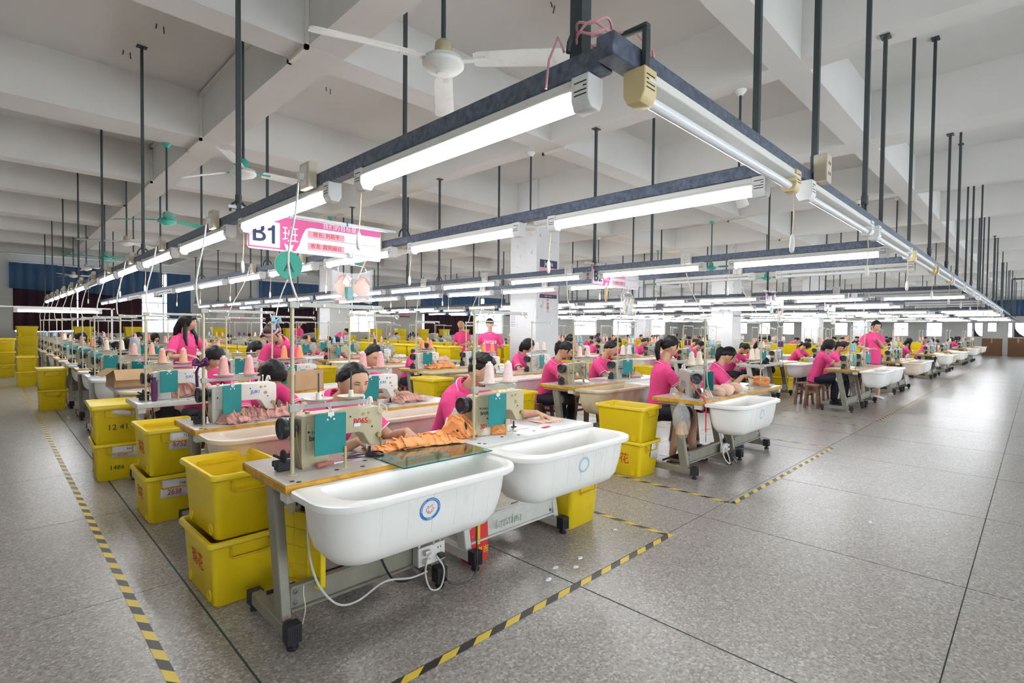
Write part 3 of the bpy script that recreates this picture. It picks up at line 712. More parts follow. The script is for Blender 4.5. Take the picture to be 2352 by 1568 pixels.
def person(label, loc, yaw, head=(0, -.36, 1.20), pitch=.5, turn=0, roll=0, sh=(0, -.20, 1.0), hipz=.52, hl=(.18, -.52, .82), hr=(-.18, -.52, .82), hair='short', legs='sit', female=True, vox=.012, hv=None,
           fl=(-.25, -.9, -.2), fr=(.25, -.9, -.2), curl=.5, elbow=.0, shirt='pink', group=None, face=True, trim='trimwhite', hs=1.0, hairmat='hair', stripes=False, logo=False, lower=None, ppole=None, rpole=None, twist=0, feet=None, shift=0):
    """origin: floor point under the hips, facing local -y; seated on a stool unless legs='stand'"""
    t = thing('person', label, 'person', loc, yaw, group)
    S = Vector(sh); Hc = Vector(head); hip = Vector((0, shift, hipz)); sw = (.165 if female else .185)
    ct, st = math.cos(twist), math.sin(twist)
    RX = Vector((ct, st, 0))
    SL, SR = S + RX * sw - Vector((0, 0, .025)), S - RX * sw - Vector((0, 0, .025))
    Rh = Matrix.Rotation(turn, 3, 'Z') @ Matrix.Rotation(pitch, 3, 'X') @ Matrix.Rotation(roll, 3, 'Y')
    neck0 = S + Vector((0, -.01, .035)); neck1 = Hc + Rh @ Vector((0, .03, -.075))
    EL = ik(SL, hl, .27, .25, ppole or (.5, .25 + elbow, -.8)); ER = ik(SR, hr, .27, .25, rpole or (-.5, .25 + elbow, -.8))
    hv = hv or vox
    def torso(mb, g, z0=0):
        c = [(hip + Vector((0, 0, -.05 + z0)), .15, .11), (hip.lerp(S, .22), .142, .108), (hip.lerp(S, .45), .132, .098), (hip.lerp(S, .72), .155, .108), (hip.lerp(S, .90), .165, .10), (S + Vector((0, 0, .015)), .14, .075), (S + Vector((0, -.005, .055)), .062, .058)]
        if not female: c = [(p, a * 1.08, b * 1.05) for p, a, b in c]
        ax = (S - hip).normalized(); rings = []
        for i, (p, a, b) in enumerate(c):
            q = i / 6; rx = Vector((1, 0, 0)).lerp(RX, q).normalized(); fy = ax.cross(rx).normalized()
            rings.append([p + rx * ((a + g) * math.cos(2 * PI * k / 20)) + fy * ((b + g) * math.sin(2 * PI * k / 20)) for k in range(20)])
        mb.loft(rings)
    def arm(mb, s_, e, wr): mb.tube([s_ + (s_ - S) * -.18, s_, s_.lerp(e, .5), e, e.lerp(wr, .35), wr], [.026, .034, .040, .038, .039, .026], 14)
    def leg(mb, s_, g=0, part=1.0):
        hp = hip + Vector((s_ * .085, 0, -.01))
        if legs == 'stand':
            kn = Vector((s_ * .095, -.02, hipz * .53)); an = Vector((s_ * .105, .02, .085)); 
        else:
            kn = hip + Vector((s_ * .115, -.40, .01)); an = Vector((s_ * .12, shift - .36, .085))
        if feet: kn, an = Vector(feet[0 if s_ > 0 else 1][0]), Vector(feet[0 if s_ > 0 else 1][1])
        mid = hp.lerp(kn, .5)
        P = [hp, mid, kn, kn.lerp(an, .35), an]; r = [.088 + g, .074 + g, .055 + g, .053 + g, .036 + g]
        if part < 1: P = [hp, mid, hp.lerp(kn, .8)]; r = [.088 + g, .080 + g, .070 + g]
        mb.tube(P, r, 14); return an
    body = MB()
    torso(body, -.034); body.tube([neck0 - Vector((0, 0, .05)), neck0, neck1, neck1 + (Hc - neck1) * .5], [.055, .052, .050, .05], 14)
    n_, m_ = (48, 34) if vox < .011 else (24, 16)
    body.loft([[Hc + Rh @ (headpt(d) * hs) for d in ring] for ring in sphere_dirs(n_, m_)])
    for s_ in (-1, 1): body.ell(Hc + Rh @ (Vector((s_ * .076, .012, -.012)) * hs), (.011, .020, .032), 10, 8, M=Rh @ Matrix.Rotation(s_ * -.3, 3, 'Z'))
    arm(body, SL, EL, Vector(hl)); arm(body, SR, ER, Vector(hr))
    hand(body, hl, fl, (0, 0, 1) if abs(fl[2]) < .8 else (0, 1, .2), 1 if True else -1, curl); hand(body, hr, fr, (0, 0, 1) if abs(fr[2]) < .8 else (0, 1, .2), -1, curl)
    ans = [leg(body, s_) for s_ in (-1, 1)] if legs != 'none' else []
    if legs in ('bare', 'stand') or (feet and lower == 'shorts'):
        for a in ans: body.tube([a + Vector((0, .03, -.03)), a + Vector((0, -.03, -.045)), a + Vector((0, -.12, -.062)), a + Vector((0, -.155, -.068))], [(.03, .035), (.036, .036), (.042, .02), (.028, .012)], 12, up=(0, 0, 1))
    rbody('body', body, vox, 'skin', t)
    sh_ = MB(); torso(sh_, .016, -.11 if legs == 'stand' else -.03)
    for s_, e in ((SL, EL), (SR, ER)):
        d = (e - s_).normalized(); i_ = s_ + (S - s_) * .45; sh_.tube([i_, s_ + (S - s_) * .12 - Vector((0, 0, .004)), s_ + d * .05, s_.lerp(e, .45), s_.lerp(e, .72)], [.055, .060, .062, .062, .066], 16)
    so = rbody('polo_shirt', sh_, max(vox, .009), shirt, t, 3)
    if vox < .016:
        for s_, e in ((SL, EL), (SR, ER)):
            d = (e - s_).normalized(); c = s_.lerp(e, .72); u = d.orthogonal().normalized(); v = d.cross(u)
            for off in ((0, -.018) if female else (0,)):
                MB().tube([c + d * off + (u * math.cos(a) + v * math.sin(a)) * .0625 for a in [k * PI / 10 for k in range(21)]], .0042, 6).build('sleeve_trim', trim, so)
        col = MB(); A = [k * PI / 10 for k in range(-9, 10)]; nd = (neck1 - neck0).normalized(); fy = Vector((0, 1, 0)); fy = (fy - nd * fy.dot(nd)).normalized(); rx = fy.cross(nd)
        rr = [[neck0 + rx * (math.sin(a) * q * 1.05) + fy * (math.cos(a) * q) + nd * (hh - (.035 * (1 - math.cos(a)) * .5)) for a in A] for q, hh in ((.070, .040), (.076, .046), (.096, .012), (.093, .004))]
        col.loft(rr, caps=(0, 0), close=False); cob = col.build('collar', shirt, so, smooth=60); sd = cob.modifiers.new('t', 'SOLIDIFY'); sd.thickness = .005
        MB().tube(rr[2], .0032, 6).build('collar_trim', trim, cob)
    if legs != 'none':
        tr = MB()
        tr.ell(hip + Vector((0, 0, -.06 if legs == 'stand' else -.04)), (.152, .115, .09), 16, 10)
        for s_ in (-1, 1): leg(tr, s_, .012, .6 if lower == 'shorts' else 1.0)
        rbody('shorts' if lower == 'shorts' else 'trousers', tr, max(vox, .014), 'denim' if lower == 'shorts' and legs == 'stand' else 'navy', t)
        for a in ans:
            if legs == 'bare' or (lower == 'shorts' and legs != 'stand'):
                sn = MB(); sn.loft([[(a.x + x, a.y - .06 + y, z) for x, y in rrect(.085, .24, .04, 5)] for z in (a.z - .082, a.z - .068)]); so2 = sn.build('sandal', 'blackmat', t)
                sp = MB(); sp.tube([a + Vector((-.045, -.07, -.07)), a + Vector((-.02, -.10, -.04)), a + Vector((0, -.13, -.045)), a + Vector((.02, -.10, -.04)), a + Vector((.045, -.07, -.07))], (.008), 6, flat=.5); sp.build('strap', 'blackmat', so2)
            else:
                s2 = MB(); s2.tube([a + Vector((0, .05, -.045)), a + Vector((0, .0, -.04)), a + Vector((0, -.08, -.052)), a + Vector((0, -.15, -.062)), a + Vector((0, -.18, -.07))], [(.03, .035), (.042, .042), (.046, .03), (.04, .02), (.02, .012)], 12, up=(0, 0, 1)); s2.build('shoe', 'shoewhite' if legs == 'stand' else 'shoeblue', t, smooth=60)
    # hair
    def cap(mb, hz, off, vol=0.0, n=32, m=22):
        rings = []
        for ring in sphere_dirs(n, m):
            o = []
            for d in ring:
                az = math.atan2(d.x, -d.y); front = abs(az) / PI          # 0 = face, 1 = back of the head
                zl = hz(front); wgt = smooth01((d.z - zl) / .16)
                p = headpt(d, 0) * (.90 + .10 * wgt) + Vector((d.x, d.y, d.z * .7)) * off * wgt
                if wgt > .3 and vol: p += d * vol * noise.noise(d * 6) * wgt
                o.append(Hc + Rh @ (p * hs))
            rings.append(o)
        mb.loft(rings)
    def lerp_tab(tab): 
        def f(x):
            for (a, va), (b, vb) in zip(tab, tab[1:]):
                if x <= b: return va + (vb - va) * (x - a) / (b - a)
            return tab[-1][1]
        return f
    hm = MB(); W = lambda v: Hc + Rh @ (Vector(v) * hs)
    if hair in ('short', 'spiky'):
        cap(hm, lerp_tab([(0, .58), (.22, .52), (.34, .22), (.40, .10), (.48, -.05), (.62, -.22), (1, -.48)]), .008 if hair == 'short' else .016, .006 if hair == 'short' else .018)
    elif hair == 'undercut':
        cap(hm, lerp_tab([(0, .42), (.25, .40), (.45, .42), (.7, .35), (1, .25)]), .024, .008)
        cap(hm, lerp_tab([(0, .6), (.3, .40), (.42, .10), (.50, -.10), (.65, -.25), (1, -.5)]), .004)
    elif hair == 'bob':
        cap(hm, lerp_tab([(0, .26), (.2, .20), (.30, -.62), (.45, -.72), (1, -.75)]), .022, .004)
        hm.tube([W((0, .06, .02)), W((0, .075, -.07)), W((0, .07, -.125))], [(.095, .055), (.092, .055), (.075, .04)], 18, up=(0, 1, 0))
    elif hair == 'long':
        cap(hm, lerp_tab([(0, .24), (.2, .20), (.30, -.55), (.45, -.7), (1, -.75)]), .018, .004)
        hm.tube([W((0, .05, .0)), W((0, .085, -.10)), S + Vector((0, .09, .02)), S + Vector((0, .105, -.17))], [(.092, .055), (.098, .05), (.10, .04), (.06, .018)], 18, up=(0, 1, 0))
        for s_ in (-1, 1): hm.tube([W((s_ * .072, -.01, .0)), W((s_ * .085, -.02, -.10)), S + Vector((s_ * .095, -.10, -.0)), S + Vector((s_ * .09, -.125, -.12))], [(.02, .03), (.026, .035), (.024, .03), (.008, .012)], 10)
    elif hair in ('pony', 'ponyband'):
        cap(hm, lerp_tab([(0, .46), (.22, .40), (.36, .12), (.46, -.02), (.62, -.25), (1, -.55)]), .010, .002)
        b_ = W((0, .115, .045)); o_ = Rh @ Vector((0, 1, 0)); o_ = Vector((o_.x, o_.y, 0)).normalized(); Z_ = Vector((0, 0, 1)); hm.tube([W((0, .085, .045)), b_, b_ + o_ * .035 - Z_ * .03, b_ + o_ * .045 - Z_ * .11, b_ + o_ * .035 - Z_ * .20, b_ + o_ * .02 - Z_ * .27], [.018, .026, .034, .035, .026, .008], 12)
        for s_ in (-1, 1): hm.tube([W((s_ * .066, -.055, .05)), W((s_ * .074, -.05, -.0)), W((s_ * .072, -.04, -.05))], [.010, .008, .003], 8)
    elif hair == 'fringe':
        cap(hm, lerp_tab([(0, .16), (.2, .12), (.34, -.05), (.46, -.1), (.62, -.35), (1, -.6)]), .014, .003)
        hm.tube([W((0, .085, .0)), W((0, .125, -.02)), W((0, .135, -.12)), W((0, .12, -.2))], [.02, .03, .03, .008], 12)
        for s_ in (-1, 1): hm.tube([W((s_ * .066, -.06, .05)), W((s_ * .076, -.055, -.03)), W((s_ * .07, -.05, -.11))], [.014, .012, .003], 8)
    ho = rbody('hair', hm, max(.006, vox * .8), hairmat, t, 1)
    if hair == 'ponyband':
        bd = MB(); bd.tube([W((.088 * math.sin(a), -.088 * math.cos(a) * 1.1, .045 + .03 * (1 - math.cos(a)) * .6)) for a in [k * PI / 10 - PI / 2 for k in range(11)]], (.004), 8, up=(0, 0, 1), flat=4); bd.build('headband', 'signpale', ho)
        bd = MB(); bd.ell(W((0, .11, .055)), (.028, .018, .028), 10, 8); bd.build('hair_tie', 'denim', ho)
    if face:
        def on(az, zz, lift=0): 
            d = Vector((math.sin(az) * math.sqrt(1 - zz * zz), -math.cos(az) * math.sqrt(1 - zz * zz), zz)); return W(headpt(d) + d * lift)
        for s_ in (-1, 1):
            e = MB(); e.ell(on(s_ * .37, .055, -.0035), (.0135, .007, .005), 12, 8, M=Rh @ Matrix.Rotation(s_ * .3, 3, 'Z')); eo = e.build('eye', 'eyewhite', t)
            e = MB(); e.ell(on(s_ * .36, .050, -.0008), (.0052, .0042, .0048), 10, 8, M=Rh); e.build('iris', 'iris', eo)
            e = MB(); e.tube([on(s_ * (.37 + q), .075 + .02 * (1 - (q / .16) ** 2), .0012) for q in (-.17, -.09, 0, .09, .17)], .0022, 6); e.build('eyelash', 'hair', eo)
            e = MB(); e.tube([on(s_ * (.38 + q), .205 + .03 * (1 - (q / .2) ** 2) - .0, .002) for q in (-.2, -.1, 0, .1, .22)], [.0022, .004, .004, .0035, .001], 6, flat=.6); e.build('eyebrow', 'hair', t)
        e = MB(); e.tube([on(q, -.50 + .02 * abs(q), .0015) for q in (-.26, -.13, 0, .13, .26)], [.0016, .005, .006, .005, .0016], 8); e.build('lips', 'lips', t)
    return t

# ---------------------------------------------------------------- the work stations, row by row
K = .946; TZ = .80
PT = {0: make_table(), 1: make_table(True)}
for t in PT.values(): t.scale = (.95, .957, TZ / .76)
PTUB = {k: make_tub(k) for k in ('tub', 'tubcream', 'tubbrown')}
PTUB['tub0'] = make_tub('tub', ('bluelogo', .52, .665, 1.1)); PTUB['tub1'] = make_tub('tub', ('palelogo', .56, .655, 1.0))
for t in PTUB.values(): t.scale = (.95, K, 1)
PM = {'b': make_machine(code=None), 'j': make_machine('castwhite', None, brand='JUKI', brandcol='bluelogo'), 'g': make_machine('castgreen', None, brand='brother')}
for kk, args in {'b0': ('castbeige', 'B06S', 'redink', 'brother', 'ink'), 'b1': ('castbeige', '', 'redink', 'brother', 'ink'), 'j1': ('castwhite', 'B11', 'redink', 'JUKI', 'bluelogo'), 'j2': ('castwhite', 'BB 0', 'redink', 'JUKI', 'bluelogo'), 'b3': ('castbeige', 'B045', 'redink', 'brother', 'ink')}.items():
    PM[kk] = make_machine(*args)
text('stencil_code', '301', .045, 'redink', PM['b1'], (.075, -.0562, .06), bold=.0012)
for t in PM.values(): t.scale = (K,) * 3
PS = make_stand(); PS.scale = (K,) * 3
PB = make_board(); PC = {k: make_cone(k) for k in ('conepink', 'conepale', 'coneorange', 'conecream', 'coneplum', 'conesalmon', 'coneblue')}
PST = make_stool(); PCR = {0: make_crate(), 1: make_crate(True)}
def pilemesh(k, i): return pile(.44, .26, .09, i + 1, 4).mesh('garment_pieces', k, smooth=60)
CLOTH = {k: pilemesh(k, i) for i, k in enumerate(('rose', 'orange', 'nude', 'blackcloth', 'whitecloth'))}
GP = {}
def generic(key, **kw):
    p = person('x', (0, 0, 0), 0, vox=.022, face=False, **kw); GP[key] = p
generic('short', hair='short', female=False, sh=(.02, -.30, .99), head=(.05, -.45, 1.16), hl=(.20, -.68, .84), hr=(-.12, -.66, .84))
generic('pony', hair='pony', sh=(0, -.30, .97), head=(.06, -.46, 1.12), pitch=.7, hl=(.22, -.68, .84), hr=(-.10, -.66, .84))
generic('bob', hair='bob', sh=(0, -.24, .98), head=(.0, -.36, 1.17), pitch=.4, hl=(.20, -.64, .84), hr=(-.14, -.62, .84))
generic('fringe', hair='fringe', sh=(0, -.33, .96), head=(-.02, -.50, 1.10), pitch=.8, hl=(.20, -.70, .84), hr=(-.14, -.68, .84))
generic('long', hair='long', sh=(0, -.20, .99), head=(.02, -.29, 1.20), pitch=.3, turn=.5, hl=(.20, -.60, .84), hr=(-.14, -.60, .84))
FL = {}
def flat(key, proto, name):
    if key not in FL: FL[key] = flatten(proto, name, '')
    return FL[key]
def place(proto, key, name, loc, rz, label, cat, group, full, sc=None):
    if full:
        o = dup(proto, loc, rz, label, group); o['category'] = cat
        if sc: o.scale = (o.scale[0] * sc, o.scale[1] * sc, o.scale[2] * sc)
        return o
    o = link(name, flat(key, proto, name), None, loc); o.rotation_euler = (0, 0, rz); o.scale = proto.scale
    return tag(o, label, cat, group)
SKIP_PERSON = {(0, 0, 0), (0, 1, 0), (0, 0, 1), (0, 0, 2), (0, 1, 1), (0, 0, 3), (1, 0, 0), (1, 1, 0), (1, 0, 1), (1, 1, 1), (1, 1, 2), (1, 1, 3), (2, 0, 0), (2, 1, 0)}
MCODE = {(0, 0, 0): 'b0', (0, 1, 0): 'b1', (0, 0, 1): 'j1', (0, 0, 2): 'j2', (0, 1, 1): 'j', (0, 1, 2): 'j', (0, 1, 3): 'j', (1, 0, 1): 'b3', (1, 0, 0): 'g'}
TUBK = {(0, 0, 0): 'tub0', (0, 1, 0): 'tub1', (0, 0, 1): 'tubcream', (0, 1, 1): 'tubcream', (0, 0, 2): 'tubcream', (1, 0, 0): 'tub1', (1, 0, 1): 'tubbrown', (1, 1, 2): 'tubcream', (2, 0, 0): 'tub', (2, 1, 0): 'tub'}
CONES = {(0, 0, 0): None, (0, 1, 0): 'conepale', (0, 0, 1): 'conepink', (0, 0, 2): 'conesalmon', (0, 1, 1): 'conepink', (0, 0, 3): 'conesalmon', (1, 0, 0): 'conecream', (1, 1, 0): 'conecream', (1, 0, 1): 'conepale', (1, 0, 2): 'coneorange', (1, 0, 3): 'coneorange', (1, 1, 1): 'conepale'}
BEND = {(1, 0, 0): .72}
TC = {0: 'grey', 1: 'white'}; TUBC = {'tub': 'white', 'tub0': 'white', 'tub1': 'white', 'tubcream': 'cream', 'tubbrown': 'stained tan'}
CN = {'conepink': 'pink', 'conepale': 'pale pink', 'coneorange': 'orange', 'conecream': 'cream', 'coneplum': 'plum', 'conesalmon': 'salmon', 'coneblue': 'light blue'}
MN = {'b': 'beige', 'j': 'white', 'g': 'grey green'}
GN = {'short': 'short-haired', 'pony': 'ponytailed', 'bob': 'bob-haired', 'fringe': 'fringed', 'long': 'long-haired'}
for z, x0 in enumerate(ZONES):
    for f in (0, 1):
        for r, yf in enumerate(ROWS):
            if z >= 6 and r > 4: continue
            if z in (4, 5) and r > 8: continue
            q = (z, f, r); near = (z < 2 and r < 4) or (z == 2 and r < 2); mid = near or (z < 2 and r < 7) or (z == 2 and r < 4) or (z == 3 and r < 2)
            x = x0 - (.02 if z == 0 and r == 0 else 0) + FP * f + (R.uniform(-.03, .03) if r else 0); y = yf + (R.uniform(-.05, .05) if r else 0)
            if z == 0 and f == 1 and r == 0: y += .02
            w_ = 1 if q in ((0, 1, 0), (0, 0, 2), (0, 0, 3), (0, 0, 1)) or (r and R.random() < .3) else 0
            if q in ((0, 0, 1), (1, 0, 1)): w_ = 0
            if z < 4: at = '%s row, %s %s file' % (ORD[r], ('first', 'second')[f], ZN[z])
            else: at = 'far past the B4 sign'
            g = lambda s: s if z < 4 else 'far ' + s
            tb = place(PT[w_], ('t', w_), 'sewing_table', (x, y, 0), 0, '%s sewing table, %s' % (TC[w_], at), 'table', g('sewing tables %s' % (TC[w_] if z >= 4 else '')).strip(), mid)
            if q == (0, 1, 0): text('brand_lettering', 'brother', .085, 'framewhite', tb, (.46, .174, .19), depth=.0028)
            k = TUBK.get(q) or R.choice(['tub', 'tub', 'tubcream', 'tubbrown'])
            if q != (1, 1, 0) and (r == 0 or R.random() < .9):
                place(PTUB[k], ('u', k), 'plastic_tub', (x + .01, y - .003, TZ - .792), 0, '%s plastic tub hung on the table, %s' % (TUBC[k], at), 'tub', g('plastic tubs %s' % (TUBC[k] if z >= 4 else '')).strip(), mid)
            k = MCODE.get(q) or R.choice('bbjg'); mn = MN[k[0]]
            mx, my = x + .16, y + .265
            if q == (1, 0, 0): mx, my = x + .24, y + .20
            if q != (1, 1, 0): place(PM[k], ('m', k), 'sewing_machine', (mx, my, TZ), BEND.get(q, 0), '%s sewing machine on the table, %s' % (mn, at), 'machine', g('sewing machines %s' % (mn if z >= 4 else '')).strip(), mid)
            px_, py_ = x + .09, y + .15
            if q == (1, 0, 0): px_ = x + .36
            if q == (1, 1, 0): px_ = x + .80
            if q == (1, 0, 1): px_ = x + .19
            srz = PI if q in ((1, 0, 0), (1, 1, 0)) else 0; sg = -1 if srz else 1
            place(PS, 's', 'thread_stand', (px_, py_, TZ), srz, 'thread stand rising from the table, %s' % at, 'thread stand', g('thread stands'), mid)
            if r < 9:
                bx = px_ + (.175 if z == 0 else .215); ang = {(0, 0, 0): -.04, (1, 0, 1): .7, (1, 0, 0): 1.1, (0, 1, 0): 0}.get(q, R.uniform(-.5, .5))
                if q == (1, 0, 0): bx = px_ + .03
                if q != (1, 1, 0): place(PB, 'b', 'hanging_board', (bx, py_ - .03, TZ + .176), ang, 'teal board hung from the thread tray, %s' % at, 'board', g('teal boards'), mid)
            ck = CONES.get(q, 0)
            if ck == 0: ck = R.choice(['conepink', 'conepale', 'coneorange', 'conecream', 'coneplum', 'conesalmon', 'coneblue', None])
            if ck:
                for j, dx in enumerate((.135, .315)):
                    if r > 2 and R.random() < .2: continue
                    place(PC[ck], ('c', ck), 'thread_cone', (px_ + sg * dx * K, py_, TZ + .354 * K), 0, '%s thread cone %s the pole, %s' % (CN[ck], ('nearer', 'farther from')[j], at), 'thread', g('thread cones %s' % (CN[ck] if z >= 4 else '')).strip(), mid, None)
            if mid and (r < 2 or z < 2) and q not in ((0, 0, 0),):
                sx = x + .60; sy = y + .555 + .50
                dup(PST, (sx, sy, 0), R.uniform(-.1, .1), 'brown wooden stool behind the table, %s' % at, 'wooden stools at the tables')
            if R.random() < .55 and r and q not in ((0, 0, 1),):
                ck = R.choice(['rose', 'orange', 'nude', 'whitecloth', 'blackcloth'])
                o = link('garment_pieces', CLOTH[ck], None, (x + .75, y + .26, TZ + .001)); o.rotation_euler = (0, 0, R.uniform(0, 3)); s_ = R.uniform(.7, 1.05); o.scale = (s_, s_, s_)
                tag(o, '%s garment pieces heaped on the table, %s' % ({'rose': 'dusty rose', 'orange': 'orange', 'nude': 'nude', 'whitecloth': 'white', 'blackcloth': 'black'}[ck], at), 'cloth', g('heaped garment pieces %s' % (ck if z >= 4 else '')).strip())
            if q not in SKIP_PERSON and R.random() < .72:
                k = R.choice(['short', 'pony', 'pony', 'bob', 'fringe', 'long'])
                place(GP[k], ('p', k), 'person', (x + .56 + R.uniform(-.04, .04), y + 1.05, 0), R.uniform(-.15, .25), '%s worker in pink polo bent over the table, %s' % (GN[k], at), 'person', g('seated workers %s' % (GN[k] if z >= 4 else '')).strip(), False)

# ---------------------------------------------------------------- the people one can tell apart
def W2L(loc, yaw, p):
    c, s = math.cos(-yaw), math.sin(-yaw); x, y = p[0] - loc[0], p[1] - loc[1]
    return (c * x - s * y, s * x + c * y, p[2])
person('young man with cropped black hair in pink polo, sewing orange cloth at the front table', (1.44, 3.36, 0), 0, head=(.12, -.43, 1.165), pitch=.22, turn=.10, sh=(.06, -.32, 1.0), hl=(.36, -.66, .865), hr=(.04, -.66, .855), hair='short', female=False, vox=.0066, fl=(.15, -.75, -.5), fr=(.3, -.8, -.3), curl=.75, stripes=True, trim='trimwhite', twist=.15, hs=1.05)
person('young man with undercut black hair in pink polo at the white front table', (2.58, 3.38, 0), 0, head=(.03, -.44, 1.185), pitch=.22, turn=.65, sh=(-.02, -.32, 1.01), hl=(.40, -.68, .85), hr=(-.06, -.62, .85), rpole=(-.4, .1, -1), hair='undercut', female=False, vox=.0066, fl=(.5, -.7, -.3), fr=(.7, -.6, -.15), curl=.35, hs=1.05)
person('black-haired woman bowed low over rose cloth at the B11 machine', (1.58, 4.98, 0), 0, head=(.10, -.46, 1.10), pitch=.95, sh=(.06, -.30, .965), hl=(.26, -.70, .855), hr=(-.02, -.70, .855), hair='bob', vox=.008, curl=.7, hs=1.05)
person('woman with fringe in pink polo looking down, behind the purple scarf pole', (1.66, 6.66, 0), 0, head=(.06, -.38, 1.16), pitch=.55, sh=(.02, -.24, .98), hl=(.20, -.64, .85), hr=(-.12, -.64, .85), hair='fringe', vox=.0095, hs=1.08)
person('young man with black hair at the second file table behind the orange cloth', (2.68, 5.02, 0), 0, head=(.02, -.36, 1.21), pitch=.35, sh=(0, -.22, 1.0), hl=(.24, -.64, .85), hr=(-.02, -.64, .85), hair='short', female=False, vox=.009, hs=1.05)
person('woman with short black bob in pink polo seated before the big pillar', (6.68, 6.66, 0), 0, head=(.02, -.34, 1.20), pitch=.3, turn=.4, sh=(0, -.20, 1.0), hl=(.22, -.60, .85), hr=(-.14, -.60, .85), hair='bob', vox=.0095, hs=1.08)
person('ponytailed woman in pink polo with one hand raised to her forehead', (5.62, 4.98, 0), .1, head=(.06, -.32, 1.21), pitch=.55, turn=.45, sh=(.0, -.20, 1.0), hl=(.17, -.46, 1.20), hr=(-.02, -.66, .85), fl=(-.25, .3, .9), hair='pony', vox=.0085, lpole=None, curl=.2, hs=1.08) if False else None
person('ponytailed woman in pink polo with one hand raised to her forehead', (5.62, 4.98, 0), .1, head=(.06, -.32, 1.21), pitch=.55, turn=.45, sh=(.0, -.20, 1.0), hl=(.17, -.46, 1.17), hr=(-.02, -.66, .85), fl=(-.25, .25, .9), hair='pony', vox=.0085, ppole=(.6, -.6, -.6), curl=.2, hs=1.08)
person('spiky-haired young man in pink polo behind the table with the steel tray', (6.72, 4.98, 0), .05, head=(.02, -.36, 1.21), pitch=.4, turn=.4, sh=(0, -.22, 1.0), hl=(.22, -.62, .85), hr=(-.08, -.62, .85), hair='spiky', female=False, vox=.0085, hs=1.06)
L, yw = (5.58, 3.16, 0), .80
person('young woman with high ponytail in pink polo sitting sideways, bare legs and sandals', L, yw, head=(0, -.15, 1.31), pitch=.12, turn=.05, sh=(0, -.06, 1.06), hipz=.55, hl=(.10, -.42, .91), hr=(-.10, -.42, .90), fl=(-.2, -.9, .1), fr=(.2, -.9, .0), hair='pony', vox=.0066, legs='bare', lower='shorts',
       feet=[(W2L(L, yw, (5.80, 2.82, .55)), W2L(L, yw, (5.72, 2.78, .09))), (W2L(L, yw, (5.50, 2.82, .55)), W2L(L, yw, (5.44, 2.88, .09)))], hs=1.05)
person('woman in pink polo looking down at her hands beside the orange stack', (6.78, 3.18, 0), .35, head=(.04, -.32, 1.17), pitch=.5, turn=.2, sh=(0, -.20, .985), hl=(.06, -.52, .91), hr=(-.04, -.50, .91), fl=(-.5, -.7, .1), fr=(.5, -.7, .1), hair='pony', vox=.0072, curl=.8, hs=1.05)
person('woman with short black hair and pink glasses at the front table under the B3 sign', (12.1, 3.26, 0), .35, head=(.0, -.26, 1.22), pitch=.35, turn=.2, sh=(0, -.16, 1.02), hl=(.18, -.60, .86), hr=(-.14, -.60, .86), hair='bob', vox=.010, hs=1.1)
person('woman in pink polo at the second file front table under the B3 sign', (13.1, 3.30, 0), 0, head=(.0, -.32, 1.18), pitch=.5, sh=(0, -.2, 1.0), hair='pony', vox=.012, hl=(.2, -.62, .85), hr=(-.12, -.62, .85), hs=1.05)
person('standing woman in pink polo, denim shorts and white sneakers, hand on her chest', (14.1, 2.62, 0), -.75, head=(0, -.08, 1.64), pitch=.35, turn=-.1, sh=(0, 0, 1.43), hipz=.95, hl=(-.02, -.22, 1.30), hr=(-.22, -.22, 1.12), fl=(-.7, .1, .6), fr=(.6, -.6, .2), hair='pony', legs='stand', lower='shorts', vox=.0085, female=False, curl=.7, hs=1.1, feet=[((.12, -.02, .5), (.16, .02, .085)), ((-.10, -.03, .5), (-.15, -.05, .085))])
person('standing woman with long black hair and fringe holding a clear plastic bag', (1.95, 8.50, 0), .55, head=(0, -.05, 1.55), pitch=.12, turn=.35, sh=(0, 0, 1.33), hipz=.88, hl=(.16, -.32, 1.24), hr=(-.18, -.25, 1.08), fl=(.2, -.6, .6), hair='long', legs='stand', vox=.009, curl=.8, hs=1.1)
person('woman with striped headband and brown ponytail bending over the second file', (2.86, 6.92, 0), -.85, head=(0, -.58, 1.42), pitch=.75, sh=(0, -.40, 1.26), hipz=.90, hl=(.16, -.62, .88), hr=(-.14, -.62, .88), hair='ponyband', hairmat='hairbrown', legs='stand', vox=.009, hs=1.08)
pj = person('standing man seen from behind, white lettering across his pink polo back', (7.55, 8.25, 0), 2.5, head=(0, -.04, 1.60), sh=(0, 0, 1.36), hipz=.90, hl=(.2, -.3, 1.1), hr=(-.2, -.3, 1.1), hair='short', female=False, legs='stand', vox=.011, hs=1.05)
text('back_lettering', 'Jemis', .13, 'signwhite', pj, (0, .138, 1.22), (PI / 2, 0, PI), bold=.001)
person('bleached-blond worker in pink polo standing far off beside the yellow crates', (9.0, 10.9, 0), -1.2, head=(0, -.12, 1.58), pitch=.5, sh=(0, -.03, 1.36), hipz=.9, hl=(.14, -.35, 1.05), hr=(-.14, -.35, 1.05), hair='short', hairmat='hairblond', legs='stand', vox=.016, face=False)
person('worker in pink polo bending far off before the bright third window', (7.2, 15.0, 0), 1.2, head=(0, -.5, 1.35), pitch=1.1, sh=(0, -.36, 1.25), hipz=.9, hl=(.14, -.5, .9), hr=(-.14, -.5, .9), hair='short', legs='stand', vox=.018, face=False)
person('worker in pink polo standing far off under the second blue curtain', (8.6, 20.5, 0), .6, head=(0, -.05, 1.62), sh=(0, 0, 1.38), hipz=.92, hl=(.2, -.2, 1.1), hr=(-.2, -.2, 1.1), hair='pony', legs='stand', vox=.02, face=False)

